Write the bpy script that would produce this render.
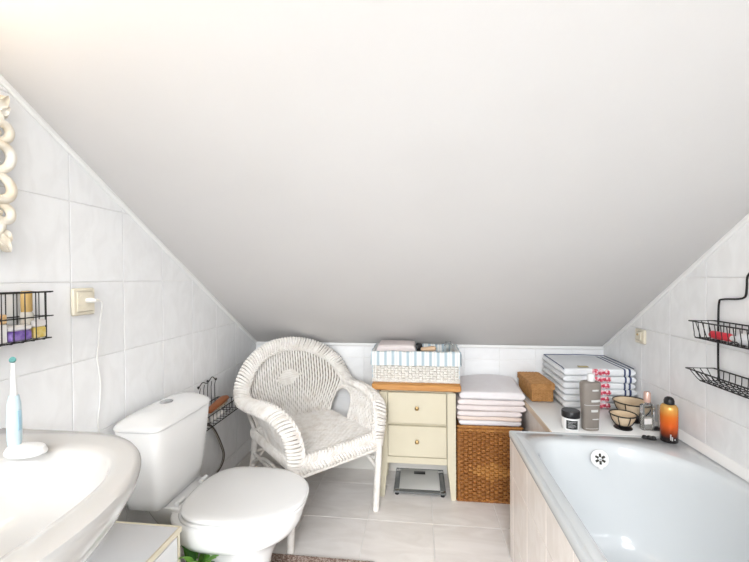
import bpy, bmesh, math, random
from math import sin, cos, pi, radians, sqrt, atan2, hypot
from mathutils import Vector, Matrix
random.seed(11)
sc = bpy.context.scene
col = sc.collection
for o in list(bpy.data.objects):
    bpy.data.objects.remove(o)

# ------------------------------------------------------------------ camera
CAM_F, YAW, PITCH, ROLL, EYE = 377.02, radians(6.77), radians(.633), radians(-.38), 1.25
cd = bpy.data.cameras.new('camera')
cd.sensor_width = 36.0
cd.lens = 36.0 * CAM_F / 749.0
cd.clip_start = 0.02
cam = bpy.data.objects.new('camera', cd)
col.objects.link(cam)
r0 = Vector((cos(YAW), sin(YAW), 0))
fw = Vector((-sin(YAW) * cos(PITCH), cos(YAW) * cos(PITCH), -sin(PITCH)))
dn = -Vector((-sin(YAW) * sin(PITCH), cos(YAW) * sin(PITCH), cos(PITCH)))
ex = r0 * cos(ROLL) - dn * sin(ROLL)
up = -(r0 * sin(ROLL) + dn * cos(ROLL))
cam.matrix_world = Matrix(((ex.x, up.x, -fw.x, 0), (ex.y, up.y, -fw.y, 0), (ex.z, up.z, -fw.z, EYE), (0, 0, 0, 1)))
sc.camera = cam

# ------------------------------------------------------------------ world, added fill lamps, exposure
w = bpy.data.worlds.new('World')
sc.world = w
w.use_nodes = True
w.node_tree.nodes['Background'].inputs[0].default_value = (.80, .90, 1.0, 1)
w.node_tree.nodes['Background'].inputs[1].default_value = 1.0
la = bpy.data.lights.new('window_fill', 'AREA')
la.shape = 'RECTANGLE'; la.size = 1.3; la.size_y = .9
la.energy = 43; la.spread = radians(72); la.color = (.95, .975, 1.0)
lo = bpy.data.objects.new('window_fill', la)
col.objects.link(lo)
lo.location = (-.3, -3.35, 1.85)
lo.rotation_euler = (radians(58), 0, 0)      # added fill lamp, tilted down so the ceiling gets less of it
sk = bpy.data.lights.new('roof_fill', 'AREA')  # unseen overhead lamp, added to lift floor and tub against the ceiling
sk.shape = 'RECTANGLE'; sk.size = 1.4; sk.size_y = 1.4
sk.energy = 104; sk.color = (.96, .98, 1.0)
so_ = bpy.data.objects.new('roof_fill', sk)
col.objects.link(so_)
so_.location = (.0, -1.75, 2.60)
sc.view_settings.view_transform = 'Standard'
sc.view_settings.look = 'None'
sc.view_settings.gamma = 1
sc.view_settings.use_curve_mapping = False
sc.view_settings.exposure = -0.27

# ------------------------------------------------------------------ room dimensions
A, B, D, KN, SL = 1.093, 1.104, 2.418, .821, .6227
FY = -3.5                     # wall behind the viewer
RY = -.35                     # where the slope meets the flat ceiling
RZ = KN + SL * (D - RY)
TW, TH, TZ = .2134, .2555, 1.239

# ------------------------------------------------------------------ materials
MC = {}
def mat(name, c, rough=.5, c2=None, scale=6, metal=0, bump=0, bscale=80, trans=0, ior=1.45, spec=.5, emit=0, detail=3, stretch=(1, 1, 1), lo=.35, hi=.65, coat=0, rnd=0):
    if name in MC:
        return MC[name]
    m = bpy.data.materials.new(name)
    m.use_nodes = True
    n, l = m.node_tree.nodes, m.node_tree.links
    b = n['Principled BSDF']
    b.inputs['Roughness'].default_value = rough
    b.inputs['Metallic'].default_value = metal
    b.inputs['Transmission Weight'].default_value = trans
    b.inputs['IOR'].default_value = ior
    b.inputs['Specular IOR Level'].default_value = spec
    b.inputs['Coat Weight'].default_value = coat
    b.inputs['Base Color'].default_value = (*c, 1)
    tc = n.new('ShaderNodeTexCoord')
    mp = n.new('ShaderNodeMapping')
    mp.inputs['Scale'].default_value = stretch
    l.new(tc.outputs['Object'], mp.inputs['Vector'])
    vec = mp.outputs['Vector']
    if rnd:
        oi = n.new('ShaderNodeObjectInfo')
        ad = n.new('ShaderNodeVectorMath'); ad.operation = 'ADD'
        mu = n.new('ShaderNodeMath'); mu.operation = 'MULTIPLY'; mu.inputs[1].default_value = 37.0
        l.new(oi.outputs['Random'], mu.inputs[0])
        l.new(vec, ad.inputs[0]); l.new(mu.outputs[0], ad.inputs[1])
        vec = ad.outputs['Vector']
    if c2:
        ns = n.new('ShaderNodeTexNoise')
        ns.inputs['Scale'].default_value = scale
        ns.inputs['Detail'].default_value = detail
        l.new(vec, ns.inputs['Vector'])
        cr = n.new('ShaderNodeValToRGB')
        cr.color_ramp.elements[0].position = lo; cr.color_ramp.elements[0].color = (*c, 1)
        cr.color_ramp.elements[1].position = hi; cr.color_ramp.elements[1].color = (*c2, 1)
        l.new(ns.outputs['Fac'], cr.inputs['Fac'])
        l.new(cr.outputs['Color'], b.inputs['Base Color'])
    if bump:
        nb = n.new('ShaderNodeTexNoise')
        nb.inputs['Scale'].default_value = bscale
        l.new(vec, nb.inputs['Vector'])
        bp = n.new('ShaderNodeBump')
        bp.inputs['Strength'].default_value = bump
        bp.inputs['Distance'].default_value = .004
        l.new(nb.outputs['Fac'], bp.inputs['Height'])
        l.new(bp.outputs['Normal'], b.inputs['Normal'])
    if emit:
        b.inputs['Emission Color'].default_value = (*c, 1)
        b.inputs['Emission Strength'].default_value = emit
    MC[name] = m
    return m

def bands(name, base, stops, axis=0, rough=.8, bump=.3, bscale=300, interp='CONSTANT', noise=None, freq=None, horiz=None, metal=0):
    """colour printed / woven along one object axis; stops = [(pos in m, colour)] ; freq repeats"""
    m = bpy.data.materials.new(name); m.use_nodes = True
    n, l = m.node_tree.nodes, m.node_tree.links
    b = n['Principled BSDF']; b.inputs['Roughness'].default_value = rough; b.inputs['Metallic'].default_value = metal
    tc = n.new('ShaderNodeTexCoord'); sp = n.new('ShaderNodeSeparateXYZ')
    l.new(tc.outputs['Object'], sp.inputs[0])
    src = sp.outputs[axis]
    lo_, hi_ = stops[0][0], stops[-1][0]
    if freq:
        md = n.new('ShaderNodeMath'); md.operation = 'PINGPONG'; md.inputs[1].default_value = freq
        l.new(src, md.inputs[0]); src = md.outputs[0]
    mr = n.new('ShaderNodeMapRange')
    mr.inputs['From Min'].default_value = lo_; mr.inputs['From Max'].default_value = hi_
    l.new(src, mr.inputs['Value'])
    cr = n.new('ShaderNodeValToRGB'); cr.color_ramp.interpolation = interp
    el = cr.color_ramp.elements
    el[0].position = 0; el[0].color = (*stops[0][1], 1)
    el[1].position = 1; el[1].color = (*stops[-1][1], 1)
    for p, c in stops[1:-1]:
        e = el.new((p - lo_) / (hi_ - lo_)); e.color = (*c, 1)
    l.new(mr.outputs[0], cr.inputs['Fac'])
    out = cr.outputs['Color']
    if noise:                       # mottled print: (colour, scale, where-stop colour kept)
        ns = n.new('ShaderNodeTexNoise'); ns.inputs['Scale'].default_value = noise[1]
        l.new(tc.outputs['Object'], ns.inputs['Vector'])
        c2 = n.new('ShaderNodeValToRGB'); c2.color_ramp.elements[0].position = .44; c2.color_ramp.elements[1].position = .56
        l.new(ns.outputs['Fac'], c2.inputs['Fac'])
        mx = n.new('ShaderNodeMix'); mx.data_type = 'RGBA'; mx.blend_type = 'LIGHTEN'
        mm = n.new('ShaderNodeMath'); mm.operation = 'MULTIPLY'; mm.inputs[1].default_value = noise[2]
        l.new(c2.outputs['Color'], mm.inputs[0]); l.new(mm.outputs[0], mx.inputs['Factor'])
        l.new(out, mx.inputs['A']); mx.inputs['B'].default_value = (*noise[0], 1)
        out = mx.outputs['Result']
    l.new(out, b.inputs['Base Color'])
    if bump:
        nb = n.new('ShaderNodeTexNoise'); nb.inputs['Scale'].default_value = bscale
        l.new(tc.outputs['Object'], nb.inputs['Vector'])
        bp = n.new('ShaderNodeBump'); bp.inputs['Strength'].default_value = bump; bp.inputs['Distance'].default_value = .003
        l.new(nb.outputs['Fac'], bp.inputs['Height']); l.new(bp.outputs['Normal'], b.inputs['Normal'])
    return m

M_grout = mat('grout', (.86, .855, .845), .9)
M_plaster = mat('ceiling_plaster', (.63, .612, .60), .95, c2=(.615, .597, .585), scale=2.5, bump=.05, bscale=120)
M_wallp = mat('wall_plaster', (.88, .88, .88), .9)
M_trim = mat('white_trim', (.84, .84, .83), .45)
M_base = mat('baseboard', (.74, .72, .68), .5, c2=(.68, .66, .62), scale=9)
M_ceramic = mat('white_ceramic', (.85, .85, .845), .12, coat=.3)
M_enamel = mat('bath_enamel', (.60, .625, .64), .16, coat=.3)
M_white = mat('white_paint', (.80, .80, .79), .35)
M_chrome = mat('chrome', (.62, .63, .64), .18, metal=1)
M_black = mat('black_plastic', (.012, .012, .013), .32)
M_wire = mat('black_wire', (.014, .013, .013), .42, metal=.3)
M_wicker = mat('white_wicker', (.88, .85, .81), .75, c2=(.74, .69, .63), scale=26, bump=.2, bscale=260, lo=.42, hi=.78)
M_wickgap = mat('wicker_core', (.26, .215, .175), .9)
M_brass = mat('brass', (.45, .31, .14), .32, metal=.85)
M_glass = mat('clear_glass', (.95, .97, .97), .04, trans=1, ior=1.3)

def marble(name, c, c2, rough, scale, vein):
    m = bpy.data.materials.new(name); m.use_nodes = True
    n, l = m.node_tree.nodes, m.node_tree.links
    b = n['Principled BSDF']; b.inputs['Roughness'].default_value = rough
    tc = n.new('ShaderNodeTexCoord'); oi = n.new('ShaderNodeObjectInfo')
    mu = n.new('ShaderNodeMath'); mu.operation = 'MULTIPLY'; mu.inputs[1].default_value = 53
    ad = n.new('ShaderNodeVectorMath'); ad.operation = 'ADD'
    l.new(oi.outputs['Random'], mu.inputs[0]); l.new(tc.outputs['Object'], ad.inputs[0]); l.new(mu.outputs[0], ad.inputs[1])
    mp = n.new('ShaderNodeMapping'); mp.inputs['Rotation'].default_value = (radians(33), radians(20), radians(38)); mp.inputs['Scale'].default_value = (1, 3.2, 1.6)
    l.new(ad.outputs['Vector'], mp.inputs['Vector'])
    ns = n.new('ShaderNodeTexNoise'); ns.inputs['Scale'].default_value = scale; ns.inputs['Detail'].default_value = 5; ns.inputs['Distortion'].default_value = 1.2
    l.new(mp.outputs['Vector'], ns.inputs['Vector'])
    cr = n.new('ShaderNodeValToRGB'); e = cr.color_ramp.elements
    e[0].position = .36; e[0].color = (*c2, 1); e[1].position = .36 + vein; e[1].color = (*c, 1)
    l.new(ns.outputs['Fac'], cr.inputs['Fac'])
    mx = n.new('ShaderNodeMix'); mx.data_type = 'RGBA'; mx.blend_type = 'MULTIPLY'; mx.inputs['Factor'].default_value = 1
    mr = n.new('ShaderNodeMapRange'); mr.inputs['To Min'].default_value = .965; mr.inputs['To Max'].default_value = 1.0
    l.new(oi.outputs['Random'], mr.inputs['Value'])
    l.new(cr.outputs['Color'], mx.inputs['A']); l.new(mr.outputs[0], mx.inputs['B'])
    l.new(mx.outputs['Result'], b.inputs['Base Color'])
    return m
M_tile = marble('wall_tile', (.915, .92, .925), (.87, .872, .875), .22, 5, .26)
M_ftile = marble('floor_tile', (.87, .835, .81), (.775, .735, .705), .3, 4, .30)
M_ptile = marble('panel_tile', (.92, .86, .815), (.85, .78, .725), .2, 5, .3)

# ------------------------------------------------------------------ mesh helpers
class MB:
    def __init__(s):
        s.v = []; s.f = []
    def add(s, vs, fs):
        k = len(s.v)
        s.v.extend([tuple(p) for p in vs])
        s.f.extend([tuple(i + k for i in f) for f in fs])
        return s
    def rings(s, R, cap0=True, cap1=True, closed=False):
        n = len(R[0]); vs = [p for r in R for p in r]; fs = []
        m = len(R)
        for i in range(m if closed else m - 1):
            a, b = i * n, ((i + 1) % m) * n
            for j in range(n):
                fs.append((a + j, a + (j + 1) % n, b + (j + 1) % n, b + j))
        if not closed:
            if cap0: fs.append(tuple(range(n - 1, -1, -1)))
            if cap1: fs.append(tuple((m - 1) * n + j for j in range(n)))
        return s.add(vs, fs)
    def box(s, x0, x1, y0, y1, z0, z1, c=.003, M=None):
        c = min(c, .45 * min(abs(x1 - x0), abs(y1 - y0), abs(z1 - z0)))
        if c <= 1e-5:
            vs = [(x, y, z) for z in (z0, z1) for x, y in ((x0, y0), (x1, y0), (x1, y1), (x0, y1))]
            fs = [(3, 2, 1, 0), (4, 5, 6, 7), (0, 1, 5, 4), (1, 2, 6, 5), (2, 3, 7, 6), (3, 0, 4, 7)]
        else:
            def ring(i, z):
                return [(x0 + i + c, y0 + i, z), (x1 - i - c, y0 + i, z), (x1 - i, y0 + i + c, z), (x1 - i, y1 - i - c, z),
                        (x1 - i - c, y1 - i, z), (x0 + i + c, y1 - i, z), (x0 + i, y1 - i - c, z), (x0 + i, y0 + i + c, z)]
            R = [ring(c * .9, z0), ring(0, z0 + c), ring(0, z1 - c), ring(c * .9, z1)]
            t = MB().rings(R); vs, fs = t.v, t.f
        if M is not None:
            vs = [M @ Vector(p) for p in vs]
        return s.add(vs, fs)
    def tube(s, pts, r, n=8, closed=False, caps=True):
        P = [Vector(p) for p in pts]; m = len(P)
        rr = r if isinstance(r, (list, tuple)) else [r] * m
        R = []; prev = None
        for i in range(m):
            if closed: t = P[(i + 1) % m] - P[i - 1]
            else: t = P[min(i + 1, m - 1)] - P[max(i - 1, 0)]
            if t.length < 1e-9: t = Vector((0, 0, 1))
            t.normalize()
            if prev is None:
                a = Vector((0, 0, 1)) if abs(t.z) < .9 else Vector((1, 0, 0))
                u = t.cross(a).normalized()
            else:
                u = (prev - t * prev.dot(t))
                u = u.normalized() if u.length > 1e-6 else t.orthogonal().normalized()
            prev = u; q = t.cross(u)
            R.append([P[i] + (u * cos(2 * pi * k / n) + q * sin(2 * pi * k / n)) * rr[i] for k in range(n)])
        return s.rings(R, caps, caps, closed)
    def lathe(s, prof, n=24, c=(0, 0, 0), sx=1, sy=1):
        R = [[(c[0] + r * sx * cos(2 * pi * k / n), c[1] + r * sy * sin(2 * pi * k / n), c[2] + z) for k in range(n)] for r, z in prof]
        return s.rings(R)
    def ball(s, c, r, n=12, m=8):
        rx, ry, rz = r if isinstance(r, (tuple, list)) else (r, r, r)
        R = []
        for i in range(m + 1):
            a = -pi / 2 + pi * min(max(i / m, .02), .98)
            R.append([(c[0] + rx * cos(a) * cos(2 * pi * k / n), c[1] + ry * cos(a) * sin(2 * pi * k / n), c[2] + rz * sin(a)) for k in range(n)])
        return s.rings(R)
    def mesh(s, name, m, smooth=40):
        me = bpy.data.meshes.new(name)
        me.from_pydata(s.v, [], s.f)
        bm = bmesh.new(); bm.from_mesh(me)
        bmesh.ops.recalc_face_normals(bm, faces=bm.faces)
        bm.to_mesh(me); bm.free()
        if smooth:
            me.polygons.foreach_set('use_smooth', [True] * len(me.polygons))
            me.set_sharp_from_angle(angle=radians(smooth))
        me.materials.append(m)
        return me
    def build(s, name, m, parent=None, smooth=40, loc=None):
        o = bpy.data.objects.new(name, s.mesh(name, m, smooth))
        col.objects.link(o)
        if parent: o.parent = parent
        if loc: o.location = loc
        return o

def tag(o, label=None, cat=None, group=None, kind=None):
    if label: o['label'] = label
    if cat: o['category'] = cat
    if group: o['group'] = group
    if kind: o['kind'] = kind
    return o
def empty(name, loc, rz=0):
    o = bpy.data.objects.new(name, None)
    o.location = loc; o.rotation_euler = (0, 0, rz); o.empty_display_size = .1
    col.objects.link(o)
    return o
def inst(me, name, parent=None, loc=(0, 0, 0), rot=(0, 0, 0)):
    o = bpy.data.objects.new(name, me)
    col.objects.link(o)
    o.location = loc; o.rotation_euler = rot
    if parent: o.parent = parent
    return o
def copy_tree(o, parent=None):
    c = o.copy(); col.objects.link(c); c.parent = parent
    for ch in [x for x in o.children]:
        copy_tree(ch, c)
    return c
def spline(pts, k=8):
    P = [Vector(p) for p in pts]; out = []
    for i in range(len(P) - 1):
        a, b, c, d = P[max(i - 1, 0)], P[i], P[i + 1], P[min(i + 2, len(P) - 1)]
        for j in range(k):
            t = j / k
            out.append(.5 * ((2 * b) + (c - a) * t + (2 * a - 5 * b + 4 * c - d) * t * t + (3 * b - a - 3 * c + d) * t ** 3))
    out.append(P[-1])
    return out
def resample(pts, ds):
    P = [Vector(p) for p in pts]; L = [0]
    for i in range(1, len(P)): L.append(L[-1] + (P[i] - P[i - 1]).length)
    n = max(2, int(L[-1] / ds)); out = []; j = 0
    for i in range(n + 1):
        d = L[-1] * i / n
        while j < len(P) - 2 and L[j + 1] < d: j += 1
        t = (d - L[j]) / max(1e-9, L[j + 1] - L[j])
        out.append(P[j].lerp(P[j + 1], min(1, t)))
    return out
def radial(poly, c, N):
    """ring of N points, equally spaced by direction from c, on a star-shaped polygon"""
    Q = []
    for i in range(N):
        th = 2 * pi * i / N; d = (cos(th), sin(th)); best = 0
        for k in range(len(poly)):
            ax, ay = poly[k][0] - c[0], poly[k][1] - c[1]
            bx, by = poly[(k + 1) % len(poly)][0] - c[0], poly[(k + 1) % len(poly)][1] - c[1]
            ex_, ey_ = bx - ax, by - ay
            den = d[0] * ey_ - d[1] * ex_
            if abs(den) < 1e-12: continue
            t = (ax * ey_ - ay * ex_) / den; s_ = (ax * d[1] - ay * d[0]) / den
            if t > 0 and -1e-6 <= s_ <= 1 + 1e-6: best = max(best, t)
        Q.append((c[0] + d[0] * best, c[1] + d[1] * best))
    return Q
def sup(cx, cy, rx, ry, n, N=48):
    out = []
    for i in range(N):
        t = 2 * pi * i / N
        out.append((cx + rx * abs(cos(t)) ** (2 / n) * (1 if cos(t) >= 0 else -1), cy + ry * abs(sin(t)) ** (2 / n) * (1 if sin(t) >= 0 else -1)))
    return out

# ------------------------------------------------------------------ room shell
def prism(poly, f, d0, d1):
    """extrude a 2D polygon; f(a, b, depth) maps to space"""
    return MB().rings([[f(a, b, d0) for a, b in poly], [f(a, b, d1) for a, b in poly]])
def cz(y): return min(RZ, KN + SL * (D - y))
wall_poly = [(FY, 0), (D + .1, 0), (D + .1, KN + .0), (D, KN), (RY, RZ), (FY, RZ)]
wl = tag(prism(wall_poly, lambda a, b, d: (-A - d, a, b), .0015, .12).build('wall_left', M_grout, smooth=0), kind='structure')
wr = tag(prism(wall_poly, lambda a, b, d: (B + d, a, b), .0015, .12).build('wall_right', M_grout, smooth=0), kind='structure')
wb = tag(MB().box(-A, B, D + .0015, D + .12, 0, KN + .06, 0).build('wall_back', M_grout, smooth=0), kind='structure')
fl = tag(MB().box(-A - .12, B + .12, FY - .12, D + .12, -.12, -.0015, 0).build('floor', M_grout, smooth=0), kind='structure')
cl = MB().rings([[(x, D + .12, KN - SL * .12), (x, RY, RZ), (x, RY, RZ + .12), (x, D + .12, KN + .12)] for x in (-A - .12, B + .12)])
SX0, SX1, SY0, SY1 = -.75, .75, -2.50, -1.00          # opening of the roof window added behind the viewer for overhead fill
for a in ((-A - .12, B + .12, SY1, RY), (-A - .12, B + .12, FY - .12, SY0), (-A - .12, SX0, SY0, SY1), (SX1, B + .12, SY0, SY1)):
    cl.box(*a, RZ, RZ + .12, 0)
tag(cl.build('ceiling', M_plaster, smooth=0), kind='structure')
# wall behind the viewer with an unseen window added for the fill lamp
wx0, wx1, wz0, wz1 = -1.0, .9, .60, 2.3
wf = MB()
wf.box(-A, wx0, FY - .12, FY, 0, RZ, 0); wf.box(wx1, B, FY - .12, FY, 0, RZ, 0)
wf.box(wx0, wx1, FY - .12, FY, 0, wz0, 0); wf.box(wx0, wx1, FY - .12, FY, wz1, RZ, 0)
tag(wf.build('wall_front', M_wallp, smooth=0), kind='structure')
wn = tag(empty('fill_window_1', (0, FY - .06, wz0)), kind='structure')  # unseen window, added to carry the fill lamp
t = MB()
for a, b, c, d in ((wx0, wx1, 0, .06), (wx0, wx1, wz1 - wz0 - .06, wz1 - wz0), (wx0, wx0 + .06, .06, wz1 - wz0 - .06), (wx1 - .06, wx1, .06, wz1 - wz0 - .06), ((wx0 + wx1) / 2 - .03, (wx0 + wx1) / 2 + .03, .06, wz1 - wz0 - .06)):
    t.box(a, b, -.03, .03, c, d, .002)
t.build('fill_window_frame', M_trim, wn)

rw = tag(empty('fill_window_2', (.0, -1.75, RZ)), kind='structure')  # unseen roof window, added around the overhead fill lamp
t = MB()
for a in ((-.75, .75, -.75, -.70), (-.75, .75, .70, .75), (-.75, -.70, -.70, .70), (.70, .75, -.70, .70)):
    t.box(*a, -.01, .12, .002)
t.build('fill_window_frame', M_trim, rw)

def clip(poly, f):
    out = []
    for i in range(len(poly)):
        p, q = poly[i], poly[(i + 1) % len(poly)]
        a, b = f(p), f(q)
        if a >= 0: out.append(p)
        if (a >= 0) != (b >= 0):
            t = a / (a - b); out.append((p[0] + (q[0] - p[0]) * t, p[1] + (q[1] - p[1]) * t))
    return out
def tile_mesh(poly, f, m, g=.0011, th=.0016, bk=.004, name='tile'):
    cx = sum(p[0] for p in poly) / len(poly); cy = sum(p[1] for p in poly) / len(poly)
    def ins(k):
        out = []
        n = len(poly)
        for i in range(n):
            p0, p1, p2 = poly[i - 1], poly[i], poly[(i + 1) % n]
            e1 = Vector((p1[0] - p0[0], p1[1] - p0[1])).normalized(); e2 = Vector((p2[0] - p1[0], p2[1] - p1[1])).normalized()
            n1 = Vector((-e1.y, e1.x)); n2 = Vector((-e2.y, e2.x))
            bis = n1 + n2; bis = bis / max(.25, bis.dot(n1)) if bis.length > 1e-6 else n1
            out.append((p1[0] + bis.x * k - cx, p1[1] + bis.y * k - cy))
        return out
    R = [[f(a, b, d) for a, b in ins(k)] for k, d in ((g, bk), (g, -th * .3), (g + .0016, -th))]
    return MB().rings(R).mesh(name, m, 30), (cx, cy)
TCACHE = {}
def lay_tiles(parent, f, m, aj, bj, region, key, amin=.02):
    """aj, bj joint coordinates; region = list of half-plane functions"""
    for i in range(len(aj) - 1):
        for j in range(len(bj) - 1):
            sq = [(aj[i], bj[j]), (aj[i + 1], bj[j]), (aj[i + 1], bj[j + 1]), (aj[i], bj[j + 1])]
            p = sq
            for h in region:
                if len(p) >= 3: p = clip(p, h)
            if len(p) < 3: continue
            p = [q for k, q in enumerate(p) if hypot(q[0] - p[k - 1][0], q[1] - p[k - 1][1]) > 1e-5]
            if len(p) < 3: continue
            ar = abs(sum(p[k - 1][0] * p[k][1] - p[k][0] * p[k - 1][1] for k in range(len(p)))) / 2
            if ar < 2.5e-4: continue
            full = abs(ar - (aj[i + 1] - aj[i]) * (bj[j + 1] - bj[j])) < 1e-7
            k = (key, round(aj[i + 1] - aj[i], 4), round(bj[j + 1] - bj[j], 4))
            if full and k in TCACHE:
                me = TCACHE[k]; c = ((aj[i] + aj[i + 1]) / 2, (bj[j] + bj[j + 1]) / 2)
            else:
                me, c = tile_mesh(p, f, m)
                if full: TCACHE[k] = me
            inst(me, 'tile', parent, Vector(f(c[0], c[1], 0)) - Vector(f(0, 0, 0)) + BASE[key])
BASE = {'L': Vector((-A, 0, 0)), 'R': Vector((B, 0, 0)), 'B': Vector((0, D, 0)), 'F': Vector((0, 0, 0)), 'P': Vector((.398, 0, 0))}
zj = [0.0] + [TZ + TH * k for k in range(-4, 5)]
yl = [1.0684 + TW * k for k in range(-5, 7)] + [D]
yr = [1.598 + TW * k for k in range(-5, 4)] + [D]
under = lambda p: (KN - .004 + SL * (D - p[0])) - p[1]
lay_tiles(wl, lambda a, b, d: (-d, a, b), M_tile, yl, zj, [under], 'L')
lay_tiles(wr, lambda a, b, d: (d, a, b), M_tile, yr, zj, [under], 'R')
xb = [-A] + [.492 + TW * k for k in range(-7, 3)] + [B]
lay_tiles(wb, lambda a, b, d: (a, d, b), M_tile, xb, [0.0, .217, .4725, .728, KN], [], 'B')
FT = .333
xf = [-A] + [.395 + FT * k for k in range(-4, 3)] + [B]
yf = [1.908 + FT * k for k in range(-5, 2)] + [D]
lay_tiles(fl, lambda a, b, d: (a, b, -d), M_ftile, xf, yf, [], 'F')
# white cords that hide the joint between tiles and slope
def cord(name, p0, p1, wdt, dep, up, out):
    p0, p1, up, out = Vector(p0), Vector(p1), Vector(up), Vector(out)
    sec = [(0, 0), (0, -wdt), (dep * .6, -wdt), (dep, -wdt * .6), (dep, 0)]
    tag(MB().rings([[p + out * a + up * b for a, b in sec] for p in (p0, p1)]).build(name, M_trim, smooth=20), kind='structure')
nrm = Vector((0, SL, 1)).normalized()
cord('trim_1', (-A, D, KN), (-A, RY, RZ), 0.016, .010, nrm, (1, 0, 0))
cord('trim_2', (B, D, KN), (B, RY, RZ), 0.016, .010, nrm, (-1, 0, 0))
cord('trim_3', (-A, D, KN), (B, D, KN), .02, .012, (0, 0, 1), (0, -1, 0))
tag(MB().box(-A, -A + .014, 0, D, 0, .132, .003).build('baseboard_left', M_base), kind='structure')
tag(MB().box(-A + .014, .57, D - .012, D, 0, .132, .003).build('baseboard_back', M_base), kind='structure')

# ------------------------------------------------------------------ wall lamp above the mirror (lit, out of frame)
lp = tag(empty('wall_lamp', (-A, .34, 1.86)), 'lit wall uplighter with white ceramic bowl added to shield the washbasin, above the mirror', 'lamp')
MB().box(0, .02, -.05, .05, -.05, .03, .003).build('wall_plate', M_ceramic, lp)
MB().lathe([(0, -.075), (.05, -.068), (.082, -.040), (.098, 0), (.100, .03), (.096, .03), (.093, 0), (.077, -.036), (.046, -.062), (0, -.068)], 28, (.112, 0, 0)).build('bowl_shade', M_ceramic, lp, 60)  # opaque bowl added to keep the bulb's light off the basin
MB().ball((.112, 0, -.01), (.024, .024, .03), 14, 10).build('bulb', mat('lamp_glass', (1, .82, .6), .4, emit=10), lp)
pl = bpy.data.lights.new('lamp_bulb', 'POINT'); pl.energy = 20; pl.color = (1, .76, .48); pl.shadow_soft_size = .03
po = bpy.data.objects.new('lamp_bulb', pl); col.objects.link(po); po.parent = lp; po.location = (.112, 0, .045)

# ------------------------------------------------------------------ bathtub, its panel and the ledge
bp = tag(empty('bath_surround', (0, 0, 0)), 'beige tiled surround under the left edge of the bathtub', 'bath surround')
MB().box(.3995, .43, .06, 1.729, 0, .532, 0).build('backing_board', M_grout, bp)
lay_tiles(bp, lambda a, b, d: (d, a, b), M_ptile, [.06] + [1.459 + TW * k for k in range(-6, 2)] + [1.729], [0, .13, .385, .531], [], 'P')

tub = tag(empty('bathtub', (.75, .88, 0)), 'white enamel bathtub built in along the right wall', 'bathtub')
tc_ = (.755, .90)
op = []
def arc(cx, cy, r, a0, a1, n=10, ry=None):
    ry = ry or r
    return [(cx + r * cos(radians(a0 + (a1 - a0) * i / n)), cy + ry * sin(radians(a0 + (a1 - a0) * i / n))) for i in range(n + 1)]
op += arc(1.035 - .30, 1.648 - .34, .30, 0, 90, 16, .34)
op += arc(.452 + .11, 1.648 - .13, .11, 90, 180, 12, .13)
op += arc(.445 + .15, .15 + .2, .15, 180, 270, 10, .2)
op += arc(1.035 - .15, .15 + .2, .15, 270, 360, 10, .2)
NT = 220
opn = radial(op, tc_, NT)
def rect(i, N=NT):
    x0, x1, y0, y1 = .394 + i, B - .006 - i, .03 + i, 1.732 - i
    ring = radial([(x0, y0), (x1, y0), (x1, y1), (x0, y1)], tc_, N)
    for cxy in ((x0, y0), (x1, y0), (x1, y1), (x0, y1)):
        k = min(range(N), key=lambda q: hypot(ring[q][0] - cxy[0], ring[q][1] - cxy[1]))
        ring[k] = cxy
    return ring
def inset(d):
    return [(tc_[0] + (x - tc_[0]) * (1 - d / .30), tc_[1] + (y - tc_[1]) * (1 - (d if y > tc_[1] else d * 1.9) / .75)) for x, y in opn]
TZ0 = .563
R = []
for ring, z in ((rect(.004), TZ0 - .032), (rect(0), TZ0 - .028), (rect(0), TZ0 - .006), (rect(.005), TZ0), (rect(.018), TZ0), (rect(.0205), TZ0 - .0022), (rect(.023), TZ0 - .0022), (rect(.0255), TZ0),
                (inset(-.010), TZ0 - .001), (inset(-.003), TZ0 - .003), (inset(.004), TZ0 - .010), (inset(.010), TZ0 - .022), (inset(.020), TZ0 - .07), (inset(.034), TZ0 - .16), (inset(.05), TZ0 - .26),
                (inset(.066), TZ0 - .335), (inset(.09), TZ0 - .38), (inset(.125), TZ0 - .405), (inset(.18), TZ0 - .415)):
    R.append([(x - .75, y - .88, z) for x, y in ring])
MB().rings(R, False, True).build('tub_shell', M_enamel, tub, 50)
# overflow rosette
of = MB().lathe([(0, 0), (.033, 0), (.035, .003), (.030, .006), (0, .0065)], 28)
oo = of.build('overflow_plate', M_white, tub, loc=(.722 - .75, 1.617 - .88, .507)); oo.rotation_euler = (radians(90 - 12), 0, 0)
for k in range(6):
    a = pi / 6 + k * pi / 3
    q = MB().box(.007, .021, -.0045, .0045, .0055, .0078, .001, Matrix.Rotation(a, 4, 'Z')).build('drain_slot', mat('dark_hole', (.03, .028, .02), .5), oo)
MB().ball((0, 0, .0075), (.005, .005, .003)).build('centre_screw', M_chrome, oo)
MB().box(-.009, .009, -.040, -.031, 0, .006, .002).build('lower_tab', M_white, oo)
dr = MB().lathe([(0, .0), (.026, 0), (.035, .003), (.033, .0045), (.024, .003), (0, .004)], 28).build('drain_ring', M_chrome, tub, loc=(.70 - .75, 1.475 - .88, .150))
# silicone profile against the wall
tag(MB().rings([[(B - .0, y, TZ0 + .028), (B - .0, y, TZ0 - .0), (B - .028, y, TZ0 + .0005), (B - .026, y, TZ0 + .004), (B - .006, y, TZ0 + .026)] for y in (.05, 1.80)]).build('trim_4', M_trim, smooth=20), kind='structure')

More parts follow.
